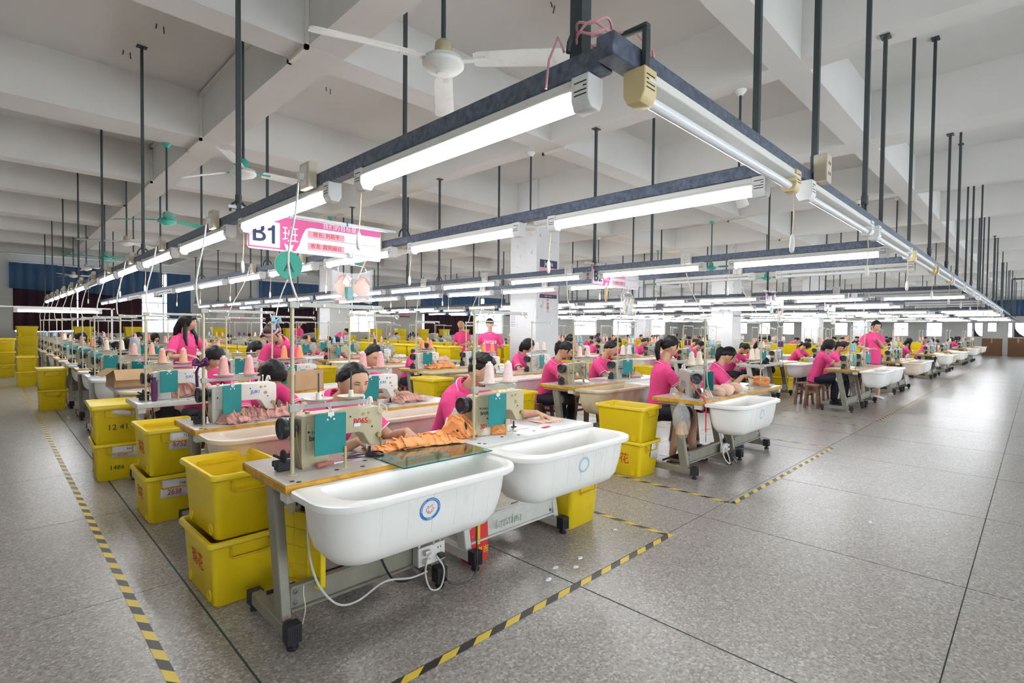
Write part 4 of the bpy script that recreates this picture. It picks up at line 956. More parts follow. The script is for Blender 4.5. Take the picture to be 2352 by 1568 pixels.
# ---------------------------------------------------------------- yellow crates
CR = [  # x, y, level, lid, turn, what sets it apart
    (.99, 3.29, 0, 0, .02, 'lower yellow crate of the nearest stack, at the grey front table'), (1.0, 3.30, 1, 0, .03, 'open yellow crate on top of the nearest stack'),
    (1.0, 4.92, 0, 0, .0, 'yellow crate with 75B paper label, bottom of the second stack on the aisle'), (1.01, 4.93, 1, 0, .0, 'open yellow crate with paper label on top of the second aisle stack'),
    (.885, 6.50, 0, 0, -.04, 'yellow crate with 80B label, bottom of the third stack on the aisle'), (.875, 6.49, 1, 1, -.04, 'lidded yellow crate marked 12-41 on top of the third aisle stack'),
    (.76, 12.25, 0, 0, 0, 'grimy yellow crate at the tape, bottom of the fourth stack on the aisle'), (.76, 12.25, 1, 1, 0, 'lidded yellow crate on top of the fourth stack on the aisle'),
    (.62, 17.2, 0, 0, 0, 'yellow crate at the bottom of the fifth stack on the aisle'), (.62, 17.2, 1, 0, 0, 'yellow crate on top of the fifth stack on the aisle'),
    (.30, 20.4, 0, 0, 0, 'yellow crate low in the farthest stack on the aisle'), (.30, 20.4, 1, 0, 0, 'yellow crate in the middle of the farthest aisle stack'), (.30, 20.4, 2, 1, 0, 'lidded yellow crate topping the farthest aisle stack'),
    (1.35, 9.2, 0, 0, 0, 'open yellow crate tucked beside the fourth table on the aisle'),
    (1.15, 7.15, 0, 0, 0, 'open yellow crate under the third table of the aisle file'),
    (3.20, 2.68, 0, 0, .04, 'yellow crate with red characters under the white front table'),
    (4.80, 3.06, 0, 0, .02, 'yellow crate with red character and paper label, bottom of the stack beside the sideways woman'), (4.79, 3.05, 1, 0, .03, 'open yellow crate topping the stack beside the sideways woman'),
    (4.70, 4.72, 0, 0, 0, 'yellow crate at the bottom of the stack behind the white front table'), (4.70, 4.72, 1, 0, 0, 'yellow crate topping the stack behind the white front table'),
    (4.85, 6.62, 0, 0, 0, 'yellow crate under the lidded crate marked J1125'), (4.85, 6.62, 1, 1, 0, 'lidded yellow crate marked J1125 in black'),
    (4.70, 10.1, 0, 0, 0, 'lower yellow crate of the stack behind the cropped-hair man'), (4.70, 10.1, 1, 0, 0, 'yellow crate with red characters behind the cropped-hair man')]
cro = {}
for i, (x, y, l, lid, rz, lab) in enumerate(CR):
    if l == 1 and i == 21 or True: cro[i] = dup(PCR[lid], (x, y, .352 * l), rz, lab, 'yellow crates at the tables')
n = 0; CF = flatten(PCR[0], 'yellow_crate', '')
LV = {1: ['only'], 2: ['lower', 'upper'], 3: ['bottom', 'middle', 'top'], 4: ['bottom', 'second', 'third', 'top']}
for x, y0, cnt, ht, wh in ((9.7, 9.0, 14, 3, 'row behind the biggest pillar'), (10.25, 6.0, 10, 2, 'row beside the B3 tables'), (7.75, 9.9, 9, 3, 'row behind the B2 tables'), (3.75, 12, 9, 3, 'row between B1 and B2 tables'), (19.7, 3.6, 12, 3, 'near row past the B4 tables'), (20.3, 8, 10, 3, 'second row past the B4 tables'), (14.2, 4.6, 12, 2, 'row between B3 and B4 tables'), (30.2, 4, 8, 3, 'farthest row down the hall')):
    for j in range(cnt):
        for l in range(ht):
            y = y0 + .62 * j
            if any(px - .3 < x < px + 1.0 and py - .35 < y < py + 1.1 for px, py in PILL): continue
            o = link('yellow_crate', CF, None, (x, y, .352 * l)); o.rotation_euler = (0, 0, R.uniform(-.03, .03))
            tag(o, 'yellow crate, %s of the %s stack in the crate %s' % (LV[ht][l], ORD[j], wh), 'crate', 'stacked crates along the inner aisles')
for j in range(14):
    for l in range(4):
        if (j, l) in ((3, 3), (5, 3), (8, 3)): continue
        o = link('yellow_crate', CF, None, (.9 + 1.5 * j, 24.6, .352 * l)); o.rotation_euler = (0, 0, PI / 2)
        tag(o, 'yellow crate, %s of the %s stack along the far window wall' % (LV[4][l], ORD[j].replace('front', 'first')), 'crate', 'crates along the window wall')

# ---------------------------------------------------------------- floor tape
def tape(label, p, q, w=.043):
    p, q = Vector(p), Vector(q); d = (q - p); L = d.length; d.normalize(); n = Vector((-d.y, d.x)); m = MB(); k = 0; s = -2 * w
    def pt(u, v): u = max(0, min(L, u)); a = p + d * u + n * v; return (a.x, a.y, .0016)
    while s < L:
        vs = [pt(s, -w / 2), pt(s + .103, -w / 2), pt(s + .103 + w * 1.5, w / 2), pt(s + w * 1.5, w / 2)]
        if s + .103 + 2 * w > 0: m.add(vs, [(0, 1, 2, 3)], k % 2)
        s += .103; k += 1
    o = m.build('floor_tape', ['tapeblack', 'tapeyellow'], smooth=0); return tag(o, label, 'floor tape')
tape('black and yellow tape along the left aisle beside the crate stacks', (.53, 1.86), (.53, 23))
tape('black and yellow tape across the front of the B1 tables', (.55, 1.865), (3.53, 1.865))
tape('black and yellow tape running back from the corner beyond the white front table', (3.50, 1.89), (3.50, 6.5))
tape('black and yellow tape leading back past the crates with red characters', (4.56, 1.87), (4.56, 6.5))
tape('black and yellow tape across the front of the B2 tables', (4.56, 1.835), (7.72, 1.835))
tape('thin black and yellow tape leading back at the far side of the B2 tables', (7.70, 1.86), (7.70, 7))
tape('thin black and yellow tape leading back before the stool of the B3 tables', (10.6, 1.9), (10.6, 7))
tape('distant black and yellow tape along the front of the B3 and B4 tables', (10.6, 1.87), (18.6, 1.87))
tape('distant black and yellow tape leading back across the pillar aisle', (9.86, 1.87), (9.86, 7))

# ---------------------------------------------------------------- signs over the tables
def sign(z, code, x0, x1, y=3.98, names=()):
    w_ = x1 - x0; t = thing('team_sign', 'pink and white hanging team sign reading %s over the tables' % code, 'sign', (x0, y, 0), 0, 'hanging team signs'); zb, zt = 2.055, 2.315
    m = MB(); m.prism([(p[0] + w_ / 2, p[1] + (zb + zt) / 2) for p in rrect(w_, zt - zb, .02, 4)], 0, .008); m.build('sign_panel', 'signwhite', t, bevel=.001, seg=1)
    m = MB(); pts = [(.005, zt - .005), (w_ - .005, zt - .005), (w_ - .005, zt - .055)] + [(.40 * w_ + .03, zt - .055), (.385 * w_ + .01, zt - .07), (.37 * w_, zt - .12), (.345 * w_, zb + .06), (.32 * w_, zb + .012), (.005, zb + .012)]
    m.prism(pts, -.0016, 0); m.build('pink_field', 'signpink', t, smooth=0)
    MB().prism([(p[0] + .112 * w_, p[1] + zb + .115) for p in rrect(.20 * w_, .185, .008, 3)], -.003, -.0014).build('code_plate', 'signwhite', t, smooth=0)
    if code == 'B1':
        text('code_lettering', 'B', .185, 'signnavy', t, (.072 * w_, -.004, zb + .115), bold=.002)
        q = MB(); x_, z_ = .165 * w_, zb + .115
        q.prism([(x_ - .008, z_ - .066), (x_ + .014, z_ - .066), (x_ + .014, z_ + .068), (x_ - .003, z_ + .068), (x_ - .012, z_ + .050), (x_ - .036, z_ + .041), (x_ - .036, z_ + .024), (x_ - .008, z_ + .030)], -.0046, -.003); q.build('code_numeral', 'signnavy', t, smooth=0)
    else: text('code_lettering', code, .175, 'signnavy', t, (.112 * w_, -.004, zb + .115), sx=1.0, bold=.0016)
    text('team_lettering', '班', .125, 'signwhite', t, (.285 * w_, -.0025, zb + .125), bold=0)
    text('goal_lettering', '我们的目标是:', .048, 'signwhite', t, (.66 * w_, -.0025, zt - .031), bold=0)
    for k, zz in enumerate((zb + .155, zb + .065)):
        MB().box(.41 * w_, .69 * w_, -.0012, 0, zz - .025, zz + .025).build('name_strip', 'signpale', t, smooth=0)
        MB().box(.41 * w_, .96 * w_, -.0012, 0, zz - .032, zz - .030).build('rule_line', 'ink', t, smooth=0)
        if names: text('name_lettering', names[k], .042, 'redink', t, (.55 * w_, -.002, zz), sx=.95)
    fl = MB()
    for k in range(7):
        a = k * .9; c = (.88 * w_, zb + .10); fl.prism([c, (c[0] + .05 * math.cos(a - .2), c[1] + .05 * math.sin(a - .2)), (c[0] + .085 * math.cos(a), c[1] + .085 * math.sin(a)), (c[0] + .05 * math.cos(a + .2), c[1] + .05 * math.sin(a + .2))], -.0008, 0)
    fl.build('flower_print', 'trimwhite', t, smooth=0)['kind'] = 'stuff'
    b = MB(); b.box(-.12, w_ + .16, .012, .03, zt + .005, zt + .03); b.build('support_bar', 'alu', t, bevel=.002, seg=1)
    for u in (.28, .72): 
        b = MB(); b.rod((u * w_, .004, zt - .03), (u * w_, .014, zt + .035), .006, 6); b.ell((u * w_, .006, zt + .035), (.012, .008, .008), 8, 6); b.build('blue_hook', 'blueplastic', t)
    return t
SG = [(0, 'B1', 1.30, 2.37, ('班长: 刘莉平', '收发: 欧阳丽云')), (1, 'B2', 5.38, 6.47, ('班长: 梁宁云', '收发: 王莹')), (2, 'B3', 11.35, 12.42, ()), (3, 'B4', 15.55, 16.62, ())]
def clip(x, y, z):
    t = MB()
    for s in (-1, 1):
        t.prism([(x, z + .004), (x + s * .014, z + .026), (x + s * .034, z + .030), (x + s * .030, z + .010), (x + s * .022, z - .002), (x + s * .026, z - .014), (x + s * .012, z - .018), (x, z - .006)], y - .010, y - .006)
    t.box(x - .005, x + .005, y - .014, y + .012, z - .02, z + .02); return t
for z, code, x0, x1, nm in SG:
    sign(z, code, x0, x1, 3.98, nm)
    xd = x0 + .285; dt = 'discyellow' if z == 1 else 'discgreen'; cn = 'yellow' if z == 1 else 'green'
    d = thing('letter_disc', 'round %s disc lettered %s clipped under the %s sign' % (cn, 'ABCD'[z], code), 'disc', (xd, 3.965, 1.955), {1: .75}.get(z, 0))
    MB().lathe([(.0, -.004), (.103, -.004), (.104, 0), (.103, .004), (0, .004)][1:4], (0, 0, 0), 'y', 36).build('disc_plate', ['card'], d); MB().lathe([(.102, -.0055), (.102, -.0042)], (0, 0, 0), 'y', 36).build('disc_face', dt, d)
    text('disc_letter', 'ABCD'[z], .13, 'ink', d, (0, -.0062, -.01), sx=.9)
    cl = clip(0, 0, .125); cl.tube([(0, -.004, .105), (.004, -.008, .095), (0, -.006, .088)], .002, 5); cl.build('butterfly_clip', 'trimwhite', d)
    xs = x0 + .80
    sb = thing('sample_bag', 'clear bag with a sample bra hanging on a clip hanger under the %s sign' % code, 'bag', (xs, 3.965, 1.82), {0: 0, 1: .1}.get(z, 0))
    h = clip(0, 0, .26); h.tube([(0, 0, .24), (.006, 0, .225), (0, 0, .21), (-.006, 0, .20), (0, 0, .19)], .002, 5); h.tube([(-.13, 0, .145), (-.11, 0, .175), (0, 0, .188), (.11, 0, .175), (.13, 0, .145)], .003, 5); h.lathe([(.018, .178), (.022, .188), (.018, .196)], (0, 0, 0), 'z', 10); h.build('clip_hanger', 'trimwhite', sb)
    for s in (-1, 1): MB().tube([(s * .12, 0, .165), (s * .125, -.004, .14), (s * .12, 0, .12)], .003, 5).build('hanger_clip', 'chrome', sb)
    r1, r2 = [], []
    for k in range(25):
        u = -1 + k / 12; top = .115 + .035 * u * u + .012 * u; xx = u * .175; bw = .010 * math.sin(u * 9); r1.append((xx * 1.03, -.016 + bw * .4, top)); r2.append((xx, -.020 + bw, -.115 + .01 * math.sin(u * 5)))
    m = MB(); m.loft([r2, r1], caps=(0, 0), close=False); m.loft([[(p[0], p[1] + .04, p[2]) for p in r2], [(p[0], p[1] + .04, p[2]) for p in r1]], caps=(0, 0), close=False); m.build('clear_bag', 'plastic', sb, smooth=60)
    cu = 'conesalmon' if z in (0, 2) else 'conecream'
    for s in (-1, 1):
        m = MB(); m.ell((s * .08, 0, .0), (.078, .016, .072), 16, 10); m.ell((s * .09, .0, .05), (.03, .012, .05), 12, 8); m.build('bra_cup', 'nude' if z != 1 else 'conecream', sb)
        MB().tube([(s * .15, -.006, .03), (s * .12, -.012, .085), (s * .07, -.014, .098), (s * .02, -.012, .03)], (.011), 8, flat=.5).build('bra_edge', cu, sb)
    cr_ = crumple(.31, .03, .06, z + 4, 24); c2 = cr_.build('bra_band', 'nude', sb); c2.location = (0, 0, -.11)
    c = MB(); c.box(-.10, -.045, -.019, -.017, -.02, .06, M=Matrix.Rotation(.5, 4, 'Y')); c.build('paper_tag', 'paper', sb, smooth=0)
    c = MB(); c.box(-.075, -.01, -.022, -.020, -.10, .01, M=Matrix.Rotation(-.15, 4, 'Y')); c.build('blue_card', 'coneblue' if z else 'tealboard', sb, smooth=0)

# ---------------------------------------------------------------- sockets on the lamp channels and cables down to the thread stands
def socket_and_cable(cx, y, px, py, side, lab, old):
    s = thing('socket_box', 'pale socket box on the lamp channel, %s' % lab, 'socket', (cx - .045, y, 2.20), 0, 'socket boxes on the lamp channels')
    MB().box(-.035, .013, -.055, .055, .02, .155).build('box_shell', 'socketold' if old else 'socket', s, bevel=.004, seg=1)
    m = MB(); m.box(-.0385, -.035, -.035, .035, .035, .14); m.build('socket_face', 'socket', s, bevel=.001, seg=1)
    p = MB(); p.lathe([(.020, -.062), (.022, -.05), (.022, -.039)], (0, .004, .085), 'x', 12); p.build('plug', 'socket', s)
    c = MB(); a = Vector((cx - .105, y + .004, 2.275)); b = Vector((px, py, 1.615)); q = []; k1, k2 = R.uniform(0, .022), R.uniform(.0, .05)
    for k in range(13):
        u = k / 12; pt = a.lerp(b, u); pt.x += k1 * math.sin(u * PI * 2) - k2 * math.sin(u * PI); pt.y += .02 * math.sin(u * 5); pt.z -= .04 * math.sin(u * PI); q.append(pt)
    o = c.tube(q, .005 if y < 3.5 else .006, 6).build('power_cable', 'cablewhite'); tag(o, 'white cable from the lamp channel down to the stand, %s' % lab, 'cable', 'power cables to the stands')
for z in (0, 1, 2):
    for f in (0, 1):
        for r in range(12 if (z, f) == (0, 0) else (4 if z < 2 else 2)):
            x = ZONES[z] + FP * f; y = ROWS[r]; cx = CH[2 * z + f][0]
            if (z, f) == (0, 1) and r == 0: continue
            socket_and_cable(cx, y + .42, (x + (.36 if (z, f, r) == (1, 0, 0) else .19 if (z, f, r) == (1, 0, 1) else .80 if (z, f, r) == (1, 1, 0) else .09)), y + .15, 0, '%s row, %s %s file' % (ORD[r], ('first', 'second')[f], ZN[z]), z == 0)
so = thing('socket_box', 'cream double socket box where the cross channel meets the second channel', 'socket', (2.96, .80, 2.21))
MB().box(-.04, .04, -.05, .012, .03, .17).build('box_shell', 'socketold', so, bevel=.004, seg=1)
m = MB()
for zz in (.075, .125):
    for xx in (-.012, .012): m.box(xx - .003, xx + .003, -.0515, -.049, zz - .008, zz + .008)
m.build('socket_hole', 'blackmat', so, smooth=0)['kind'] = 'stuff'

# ---------------------------------------------------------------- ceiling fans
def fan(label, x, y, green, ang, z=2.945, angs=None):
    t = thing('ceiling_fan', label, 'fan', (x, y, 0), 0, 'ceiling fans'); body = 'fangreen' if green else 'fanwhite'; zt = ceil_z(x, y)
    MB().rod((0, 0, z + .1), (0, 0, zt), .013, 8).build('down_rod', 'rod', t)
    MB().lathe([(.025, zt - .06), (.06, zt - .01), (.06, zt)], n=14).build('ceiling_cup', body, t)
    MB().lathe([(.048, z + .055), (.050, z + .08), (.045, z + .12), (.03, z + .135), (.014, z + .137)], n=16).build('bell', 'fangreen' if green == 2 else 'castbeige' if not green else body, t)
    MB().lathe([(.030, z - .050), (.036, z - .050), (.040, z - .046), (.040, z - .042), (.092, z - .026), (.110, z - .010), (.114, z - .006), (.114, z + .012), (.108, z + .016), (.106, z + .032), (.06, z + .045), (.045, z + .06)], n=28).build('motor_housing', 'fanwhite' if green == 2 else body, t, smooth=50)
    for k in range(3):
        a = (angs[k] if angs else ang + k * 2 * PI / 3); M = Matrix.Rotation(a, 4, 'Z') @ Matrix.Translation((0, 0, z + .02))
        tilt = Matrix.Rotation(-.24, 4, 'X'); b = MB(); rings = []
        for u, w_, dz in ((.17, .044, 0), (.20, .055, 0), (.45, .060, -.004), (.66, .064, -.012), (.69, .058, -.013), (.70, .045, -.014)):
            pr = [(-w_, .006), (-w_ * .5, .0), (0, -.003), (w_ * .6, -.002), (w_, .003)]
            rings.append([M @ tilt @ Vector((u, p, q + dz)) for p, q in pr] + [M @ tilt @ Vector((u, p, q + dz + .004)) for p, q in reversed(pr)])
        b.loft(rings); bl = b.build('blade', 'fanwhite' if green == 2 else body, t, smooth=50)
        ir = MB(); ir.loft([[M @ Vector((u, s * w_, h)) for s, h in ((-1, -.004), (1, -.004), (1, .004), (-1, .004))] for u, w_ in ((.10, .02), (.16, .018), (.24, .03))]); ir.build('blade_iron', body, bl)
fan('nearest ceiling fan with rusty white blades beside the corner lamp', 1.785, 2.35, 0, 0, 2.945, [math.radians(a) for a in (163, 52, 309)])
FN = [(1.72, 5.37, 2), (1.77, 8.65, 1), (1.74, 11.5, 0), (1.80, 14.5, 1), (1.8, 17.6, 0), (1.8, 20.6, 0), (5.62, 2.27, 0), (5.53, 5.2, 0), (5.6, 8.6, 0), (5.6, 11.6, 1), (5.6, 14.6, 0), (11.9, 2.5, 0), (11.9, 5.4, 1), (15.1, 5.3, 1), (15.1, 8.6, 1), (15.1, 2.4, 0), (11.9, 8.6, 0), (21.8, 2.4, 0), (21.8, 5.3, 1), (26, 5.3, 0), (21.8, 8.6, 1), (26, 2.4, 0)]
for i, (x, y, g) in enumerate(FN):
    zn = [n for n, a in (('B1', 1), ('B2', 5), ('B3', 11), ('B4', 15)) if abs(x - a) < 1.2]
    rk = sorted({q[1] for q in FN if abs(q[0] - x) < .5}).index(y)
    fan('%s ceiling fan, %s in the line %s' % (('white', 'green', 'white green-belled')[g], ORD[rk + (1 if x < 3 else 0)] if rk + (x < 3) else 'front', 'over the %s tables' % zn[0] if zn else 'far off past the B4 sign, near' if x < 24 else 'farthest off past the B4 sign'), x, y, g, .4 * i)

# ---------------------------------------------------------------- writing and paper on the crates
def ctext(i, s, size, mt, face, u, z, sx=1, bold=0):
    o = cro[i]
    if face == 'left': text('red_characters' if mt == 'redink' else 'handwriting', s, size, mt, o, (-.1665 - .0235 * (z / .325) - .0012, u, z), (PI / 2 + .065, 0, -PI / 2), sx=sx, bold=bold, depth=.0003)
    else: text('red_characters' if mt == 'redink' else 'handwriting', s, size, mt, o, (u, -.2465 - .027 * (z / .325) - .0012, z), (PI / 2 + .085, 0, 0), sx=sx, bold=bold, depth=.0003)
for i in (0, 2, 3, 4, 5, 22): ctext(i, '珠花', .10, 'redink', 'left', 0, .19)
ctext(15, '珠花', .13, 'redink', 'left', .0, .19); ctext(16, '珠  花', .12, 'redink', 'left', .02, .17)
ctext(5, '12 41', .075, 'ink', 'front', .0, .16); ctext(4, '1486', .06, 'ink', 'front', -.02, .12); ctext(21, 'J1125/46/36', .05, 'ink', 'front', .03, .17); ctext(21, '38B', .07, 'ink', 'front', .0, .10); ctext(22, '油珠花', .07, 'redink', 'front', 0, .16)
def paper(i, u, z, w_, h, rot, code, red, name='paper_label'):
    p = MB(); r = []
    for k in range(7): q = -1 + k / 3; r.append((q * w_ / 2, -.004 - .006 * abs(math.sin(q * 2.2))))
    p.loft([[(x, y, -h / 2) for x, y in r], [(x, y, h / 2) for x, y in r]], caps=(0, 0), close=False)
    o = p.build(name, 'paper', cro[i]); o.location = (u, -.2465 - .027 * (z / .325) - .002, z); o.rotation_euler = (.085, rot, 0); sd = o.modifiers.new('t', 'SOLIDIFY'); sd.thickness = .0006
    if code: text('label_print', code, h * .22, 'ink', o, (.01, -.0125, h * .25)); 
    if red: text('red_handwriting', red, h * .42, 'redink', o, (-w_ * .15, -.0125, -h * .2), sx=.8)
paper(3, .05, .26, .20, .14, .08, '75B', '6752'); paper(2, .03, .25, .26, .14, .06, '75B', '2638'); paper(4, .06, .27, .24, .11, .08, '80B', '6750'); paper(5, .04, .30, .18, .05, .25, '', '')
paper(16, .08, .25, .15, .15, .1, '', ''); paper(7, -.0, .2, .2, .08, .1, '', '') if False else None

# ---------------------------------------------------------------- things on and under the near tables
def heap(label, mt, x, y, w_, d, h, seed, rz=0, z=TZ, name='garment_pieces', cat='cloth', sharp=9, group=None):
    if name == 'garment_pieces' and max(w_, d) > .15: o = pile(w_, d, h, seed, 4, max(5, w_ / .055)).build(name, mt, smooth=60); sd = o.modifiers.new('t', 'SOLIDIFY'); sd.thickness = .0022
    else: o = crumple(w_, d, h, seed, sharp=sharp).build(name, mt, smooth=50)
    o.location = (x, y, z + .001); o.rotation_euler = (0, 0, rz); return tag(o, label, cat, group)
heap('long orange garment pieces trailing onto the glass sheet of the front table', 'orange', 1.84, 2.56, .46, .15, .055, 11, -.12, TZ + .009, sharp=13)
heap('orange cloth under the needle of the B06S machine', 'orange', 1.575, 2.62, .20, .15, .02, 12, .3, TZ + .004)
heap('rolled orange cloth between the two front machines', 'orange', 2.17, 2.63, .24, .17, .12, 13, .5)
heap('crumpled white plastic on the orange roll at the white front table', 'whitecloth', 2.20, 2.745, .17, .11, .14, 14, .2)
heap('small orange bundle at the pole of the white front table', 'orange', 2.40, 2.535, .16, .10, .08, 15, .8)
heap('beige strip rolled against the pole of the white front table', 'conecream', 2.31, 2.56, .12, .08, .06, 16, .1)
heap('clear wrapper crumpled at the end of the grey front tub', 'plasticbag', 1.20, 2.08, .30, .18, .13, 17, .2, .50, 'plastic_wrapper', 'wrapper', 16)
heap('dark plaid bundle in clear wrap inside the cream tub at the B11 machine', 'blackcloth', 1.26, 3.74, .20, .16, .20, 18, .2, .52, 'wrapped_bundle', 'bundle', 16)
heap('long dusty rose lace pieces across the B11 table', 'rose', 1.52, 4.19, .62, .22, .075, 19, .05, sharp=14)
heap('dusty rose pieces beside the pillar of the B11 machine', 'rose', 1.25, 4.10, .22, .16, .09, 20, .4, sharp=14)
heap('dusty rose heap on the white table behind the purple cone', 'rose', 1.40, 6.02, .45, .26, .13, 21, .1, sharp=12)
heap('pale pink piece in a clear sleeve under the needle of the white front table', 'nude', 2.98, 2.62, .26, .15, .012, 22, -.2)
heap('nude cloth scraps at the corner of the table before the sideways woman', 'nude', 5.28, 2.44, .18, .10, .045, 23, .3)
heap('orange garment pieces on the long table behind the lidded J1125 crate', 'orange', 5.55, 7.35, .6, .22, .08, 24, .1)
heap('black garments bundled on the second row table under the B3 sign', 'blackcloth', 11.7, 4.2, .5, .3, .14, 25, .2)
g = thing('glass_sheet', 'greenish glass sheet lying over the front table edge and white tub', 'glass', (1.73, 2.365, TZ + .0015), -.02)
MB().box(-.29, .29, -.185, .185, 0, .006).build('glass_pane', 'glass', g, smooth=0)
for a in ((-.2905, .2905, -.1865, -.185), (-.2905, -.290, -.185, .185), (.290, .2905, -.185, .185)): MB().box(a[0], a[1], a[2], a[3], .0005, .0055).build('glass_edge', 'glassedge', g, smooth=0)
def small(name, label, cat, build, mt, loc, rz=0, group=None, bevel=0):
    m = MB(); build(m); o = m.build(name, mt, bevel=bevel); o.location = loc; o.rotation_euler = (0, 0, rz); return tag(o, label, cat, group)
s = thing('screwdriver', 'screwdriver with red-brown handle lying before the B06S machine', 'tool', (1.19, 2.50, TZ + .013), .15)
MB().lathe([(.009, -.06), (.014, -.055), (.012, -.03), (.013, -.01), (.010, .01), (.012, .025), (.008, .035)], (0, 0, 0), 'x', 12).build('handle', 'lips', s); MB().rod((.03, 0, -.006), (.10, 0, -.009), .0035, 6).build('shaft', 'chrome', s)
for i, (x, y, rz) in enumerate(((1.375, 2.55, -.4), (1.40, 2.59, -.1), (1.39, 2.64, .3))):
    s = thing('thread_snips', '%s pair of dark thread snips beside the teal board on the front table' % ('nearest', 'middle', 'farthest')[i], 'scissors', (x, y, TZ + .004), rz, 'thread snips')
    for k in (-1, 1): MB().tube([(-.05, k * .006, 0), (-.02, k * .012, 0), (.02, k * .007, 0), (.06, 0, k * .001)], [.005, .006, .005, .001], 6, flat=.5).build('blade', 'black' if i else 'coneplum', s)
small('pin_dish', 'small black oval pin dish near the needle of the B06S machine', 'dish', lambda m: m.lathe([(.045, 0), (.05, .004), (.052, .016), (.047, .018), (.043, .008), (.02, .006)], (0, 0, 0), 'z', 20), 'black', (1.475, 2.53, TZ), .2)
s = thing('red_snips', 'red-handled snips on the white front table', 'scissors', (2.80, 2.45, TZ + .004), .1)
for k in (-1, 1): MB().tube([(-.05, k * .009, 0), (0, k * .010, 0), (.03, k * .005, 0)], .005, 6, flat=.6).build('handle', 'red', s); MB().tube([(.03, k * .005, 0), (.075, 0, 0)], [.004, .001], 6, flat=.5).build('blade', 'chrome', s)
small('paper_sticker', 'tiny white sticker on the arm of the B06S machine', 'label', lambda m: m.box(-.018, .018, -.0006, 0, -.009, .009), 'paper', (1.365, 2.519, .985), 0)
small('thread_coil', 'coil of cream thread looped on the head of the B06S machine', 'thread', lambda m: [m.tube([(.028 * math.cos(a + k * .3), .02 * math.sin(a + k) * .4, .024 * math.sin(a) + .004 * k) for a in [j * PI / 8 for j in range(17)]], .0024, 5) for k in range(4)], 'conecream', (1.505, 2.50, TZ + .255))
ld = thing('crate_lid', 'yellow ribbed crate lid leaning behind the near leg of the grey front table', 'lid', (1.105, 2.60, .205), -1.25)
m = MB(); m.box(-.14, .14, -.006, .006, 0, .36); m.box(-.15, -.138, -.016, .016, 0, .36); m.box(.138, .15, -.016, .016, 0, .36); m.box(-.15, .15, -.016, .016, -.0, .012); m.box(-.15, .15, -.016, .016, .35, .362); m.build('lid_plate', 'yellow', ld, bevel=.002, seg=1)
for k in range(1, 4): MB().box(-.14, .14, -.011, -.006, .09 * k - .003, .09 * k + .003).build('rib', 'yellow', ld, smooth=0)
for k in (-.05, .05): MB().box(k - .003, k + .003, -.011, -.006, .01, .35).build('rib', 'yellow', ld, smooth=0)
sb = thing('socket_strip', 'white-faced socket box hung on the front crossbeam with looped cords', 'socket', (1.79, 2.445, .195), .03)
MB().box(-.095, .095, -.005, .045, -.05, .055).build('box_shell', 'castgreen', sb, bevel=.003, seg=1); MB().box(-.092, .098, -.010, -.005, -.053, .056).build('socket_face', 'socket', sb, bevel=.002, seg=1)
m = MB()
for x in (.045, .065): m.box(x - .002, x + .002, -.0115, -.009, .022, .034)
m.build('socket_hole', 'blackmat', sb, smooth=0)['kind'] = 'stuff'
for x in (-.08, .07): MB().box(x - .008, x + .008, .0, .06, .055, .075).build('hook', 'alu', sb, smooth=0)
for x, zz, mt in ((-.045, .028, 'alu'), (-.045, -.022, 'socket'), (.055, -.018, 'black')): MB().box(x - .02, x + .02, -.040, -.010, zz - .014, zz + .014).build('plug', mt, sb, bevel=.005)
def cable(label, pts, r, mt, group=None):
    P = [Vector(p) for p in pts]; q = []
    for i in range(len(P) - 1):
        p0, p1, p2, p3 = P[max(0, i - 1)], P[i], P[i + 1], P[min(len(P) - 1, i + 2)]
        for k in range(6):
            t = k / 6; q.append(.5 * ((2 * p1) + (p2 - p0) * t + (2 * p0 - 5 * p1 + 4 * p2 - p3) * t * t + (3 * p1 - p0 - 3 * p2 + p3) * t ** 3))
    q.append(P[-1]); return tag(MB().tube(q, r, 6).build('power_cable', mt), label, 'cable', group)
cable('white cord sagging to the floor under the grey front table', [(1.045, 2.40, .70), (1.05, 2.39, .45), (1.09, 2.38, .28), (1.18, 2.37, .155), (1.29, 2.37, .13), (1.45, 2.38, .17), (1.62, 2.39, .13), (1.74, 2.41, .12)], .0055, 'cablewhite')
cable('white cord looped at the socket box on the front crossbeam', [(1.745, 2.40, .215), (1.70, 2.37, .14), (1.73, 2.36, .04), (1.80, 2.36, .03), (1.83, 2.37, .12), (1.79, 2.39, .20)], .005, 'cablewhite')
cable('white cord arching over the top of the socket box', [(1.70, 2.46, .29), (1.74, 2.44, .33), (1.79, 2.43, .31), (1.80, 2.43, .25)], .006, 'cablewhite')
cable('black cord dropping from the tub edge to the floor and socket box', [(2.06, 2.35, .48), (2.04, 2.33, .28), (2.03, 2.32, .06), (1.95, 2.33, .012), (1.86, 2.37, .04), (1.85, 2.40, .16)], .0045, 'black')
cable('black cord hanging from the motor over the grey crossbeam', [(1.40, 2.48, .50), (1.45, 2.44, .30), (1.54, 2.43, .13), (1.68, 2.43, .10), (1.76, 2.42, .15)], .006, 'black')
cable('thin cream string tied round the near leg of the grey front table', [(1.06, 2.47, .25), (1.05, 2.45, .22), (1.055, 2.44, .15), (1.04, 2.44, .08)], .0025, 'conecream')
rb_ = thing('red_paper_bag', 'red paper bag with yellow ribbon and characters behind the white table leg', 'bag', (2.215, 2.55, 0), -.05)
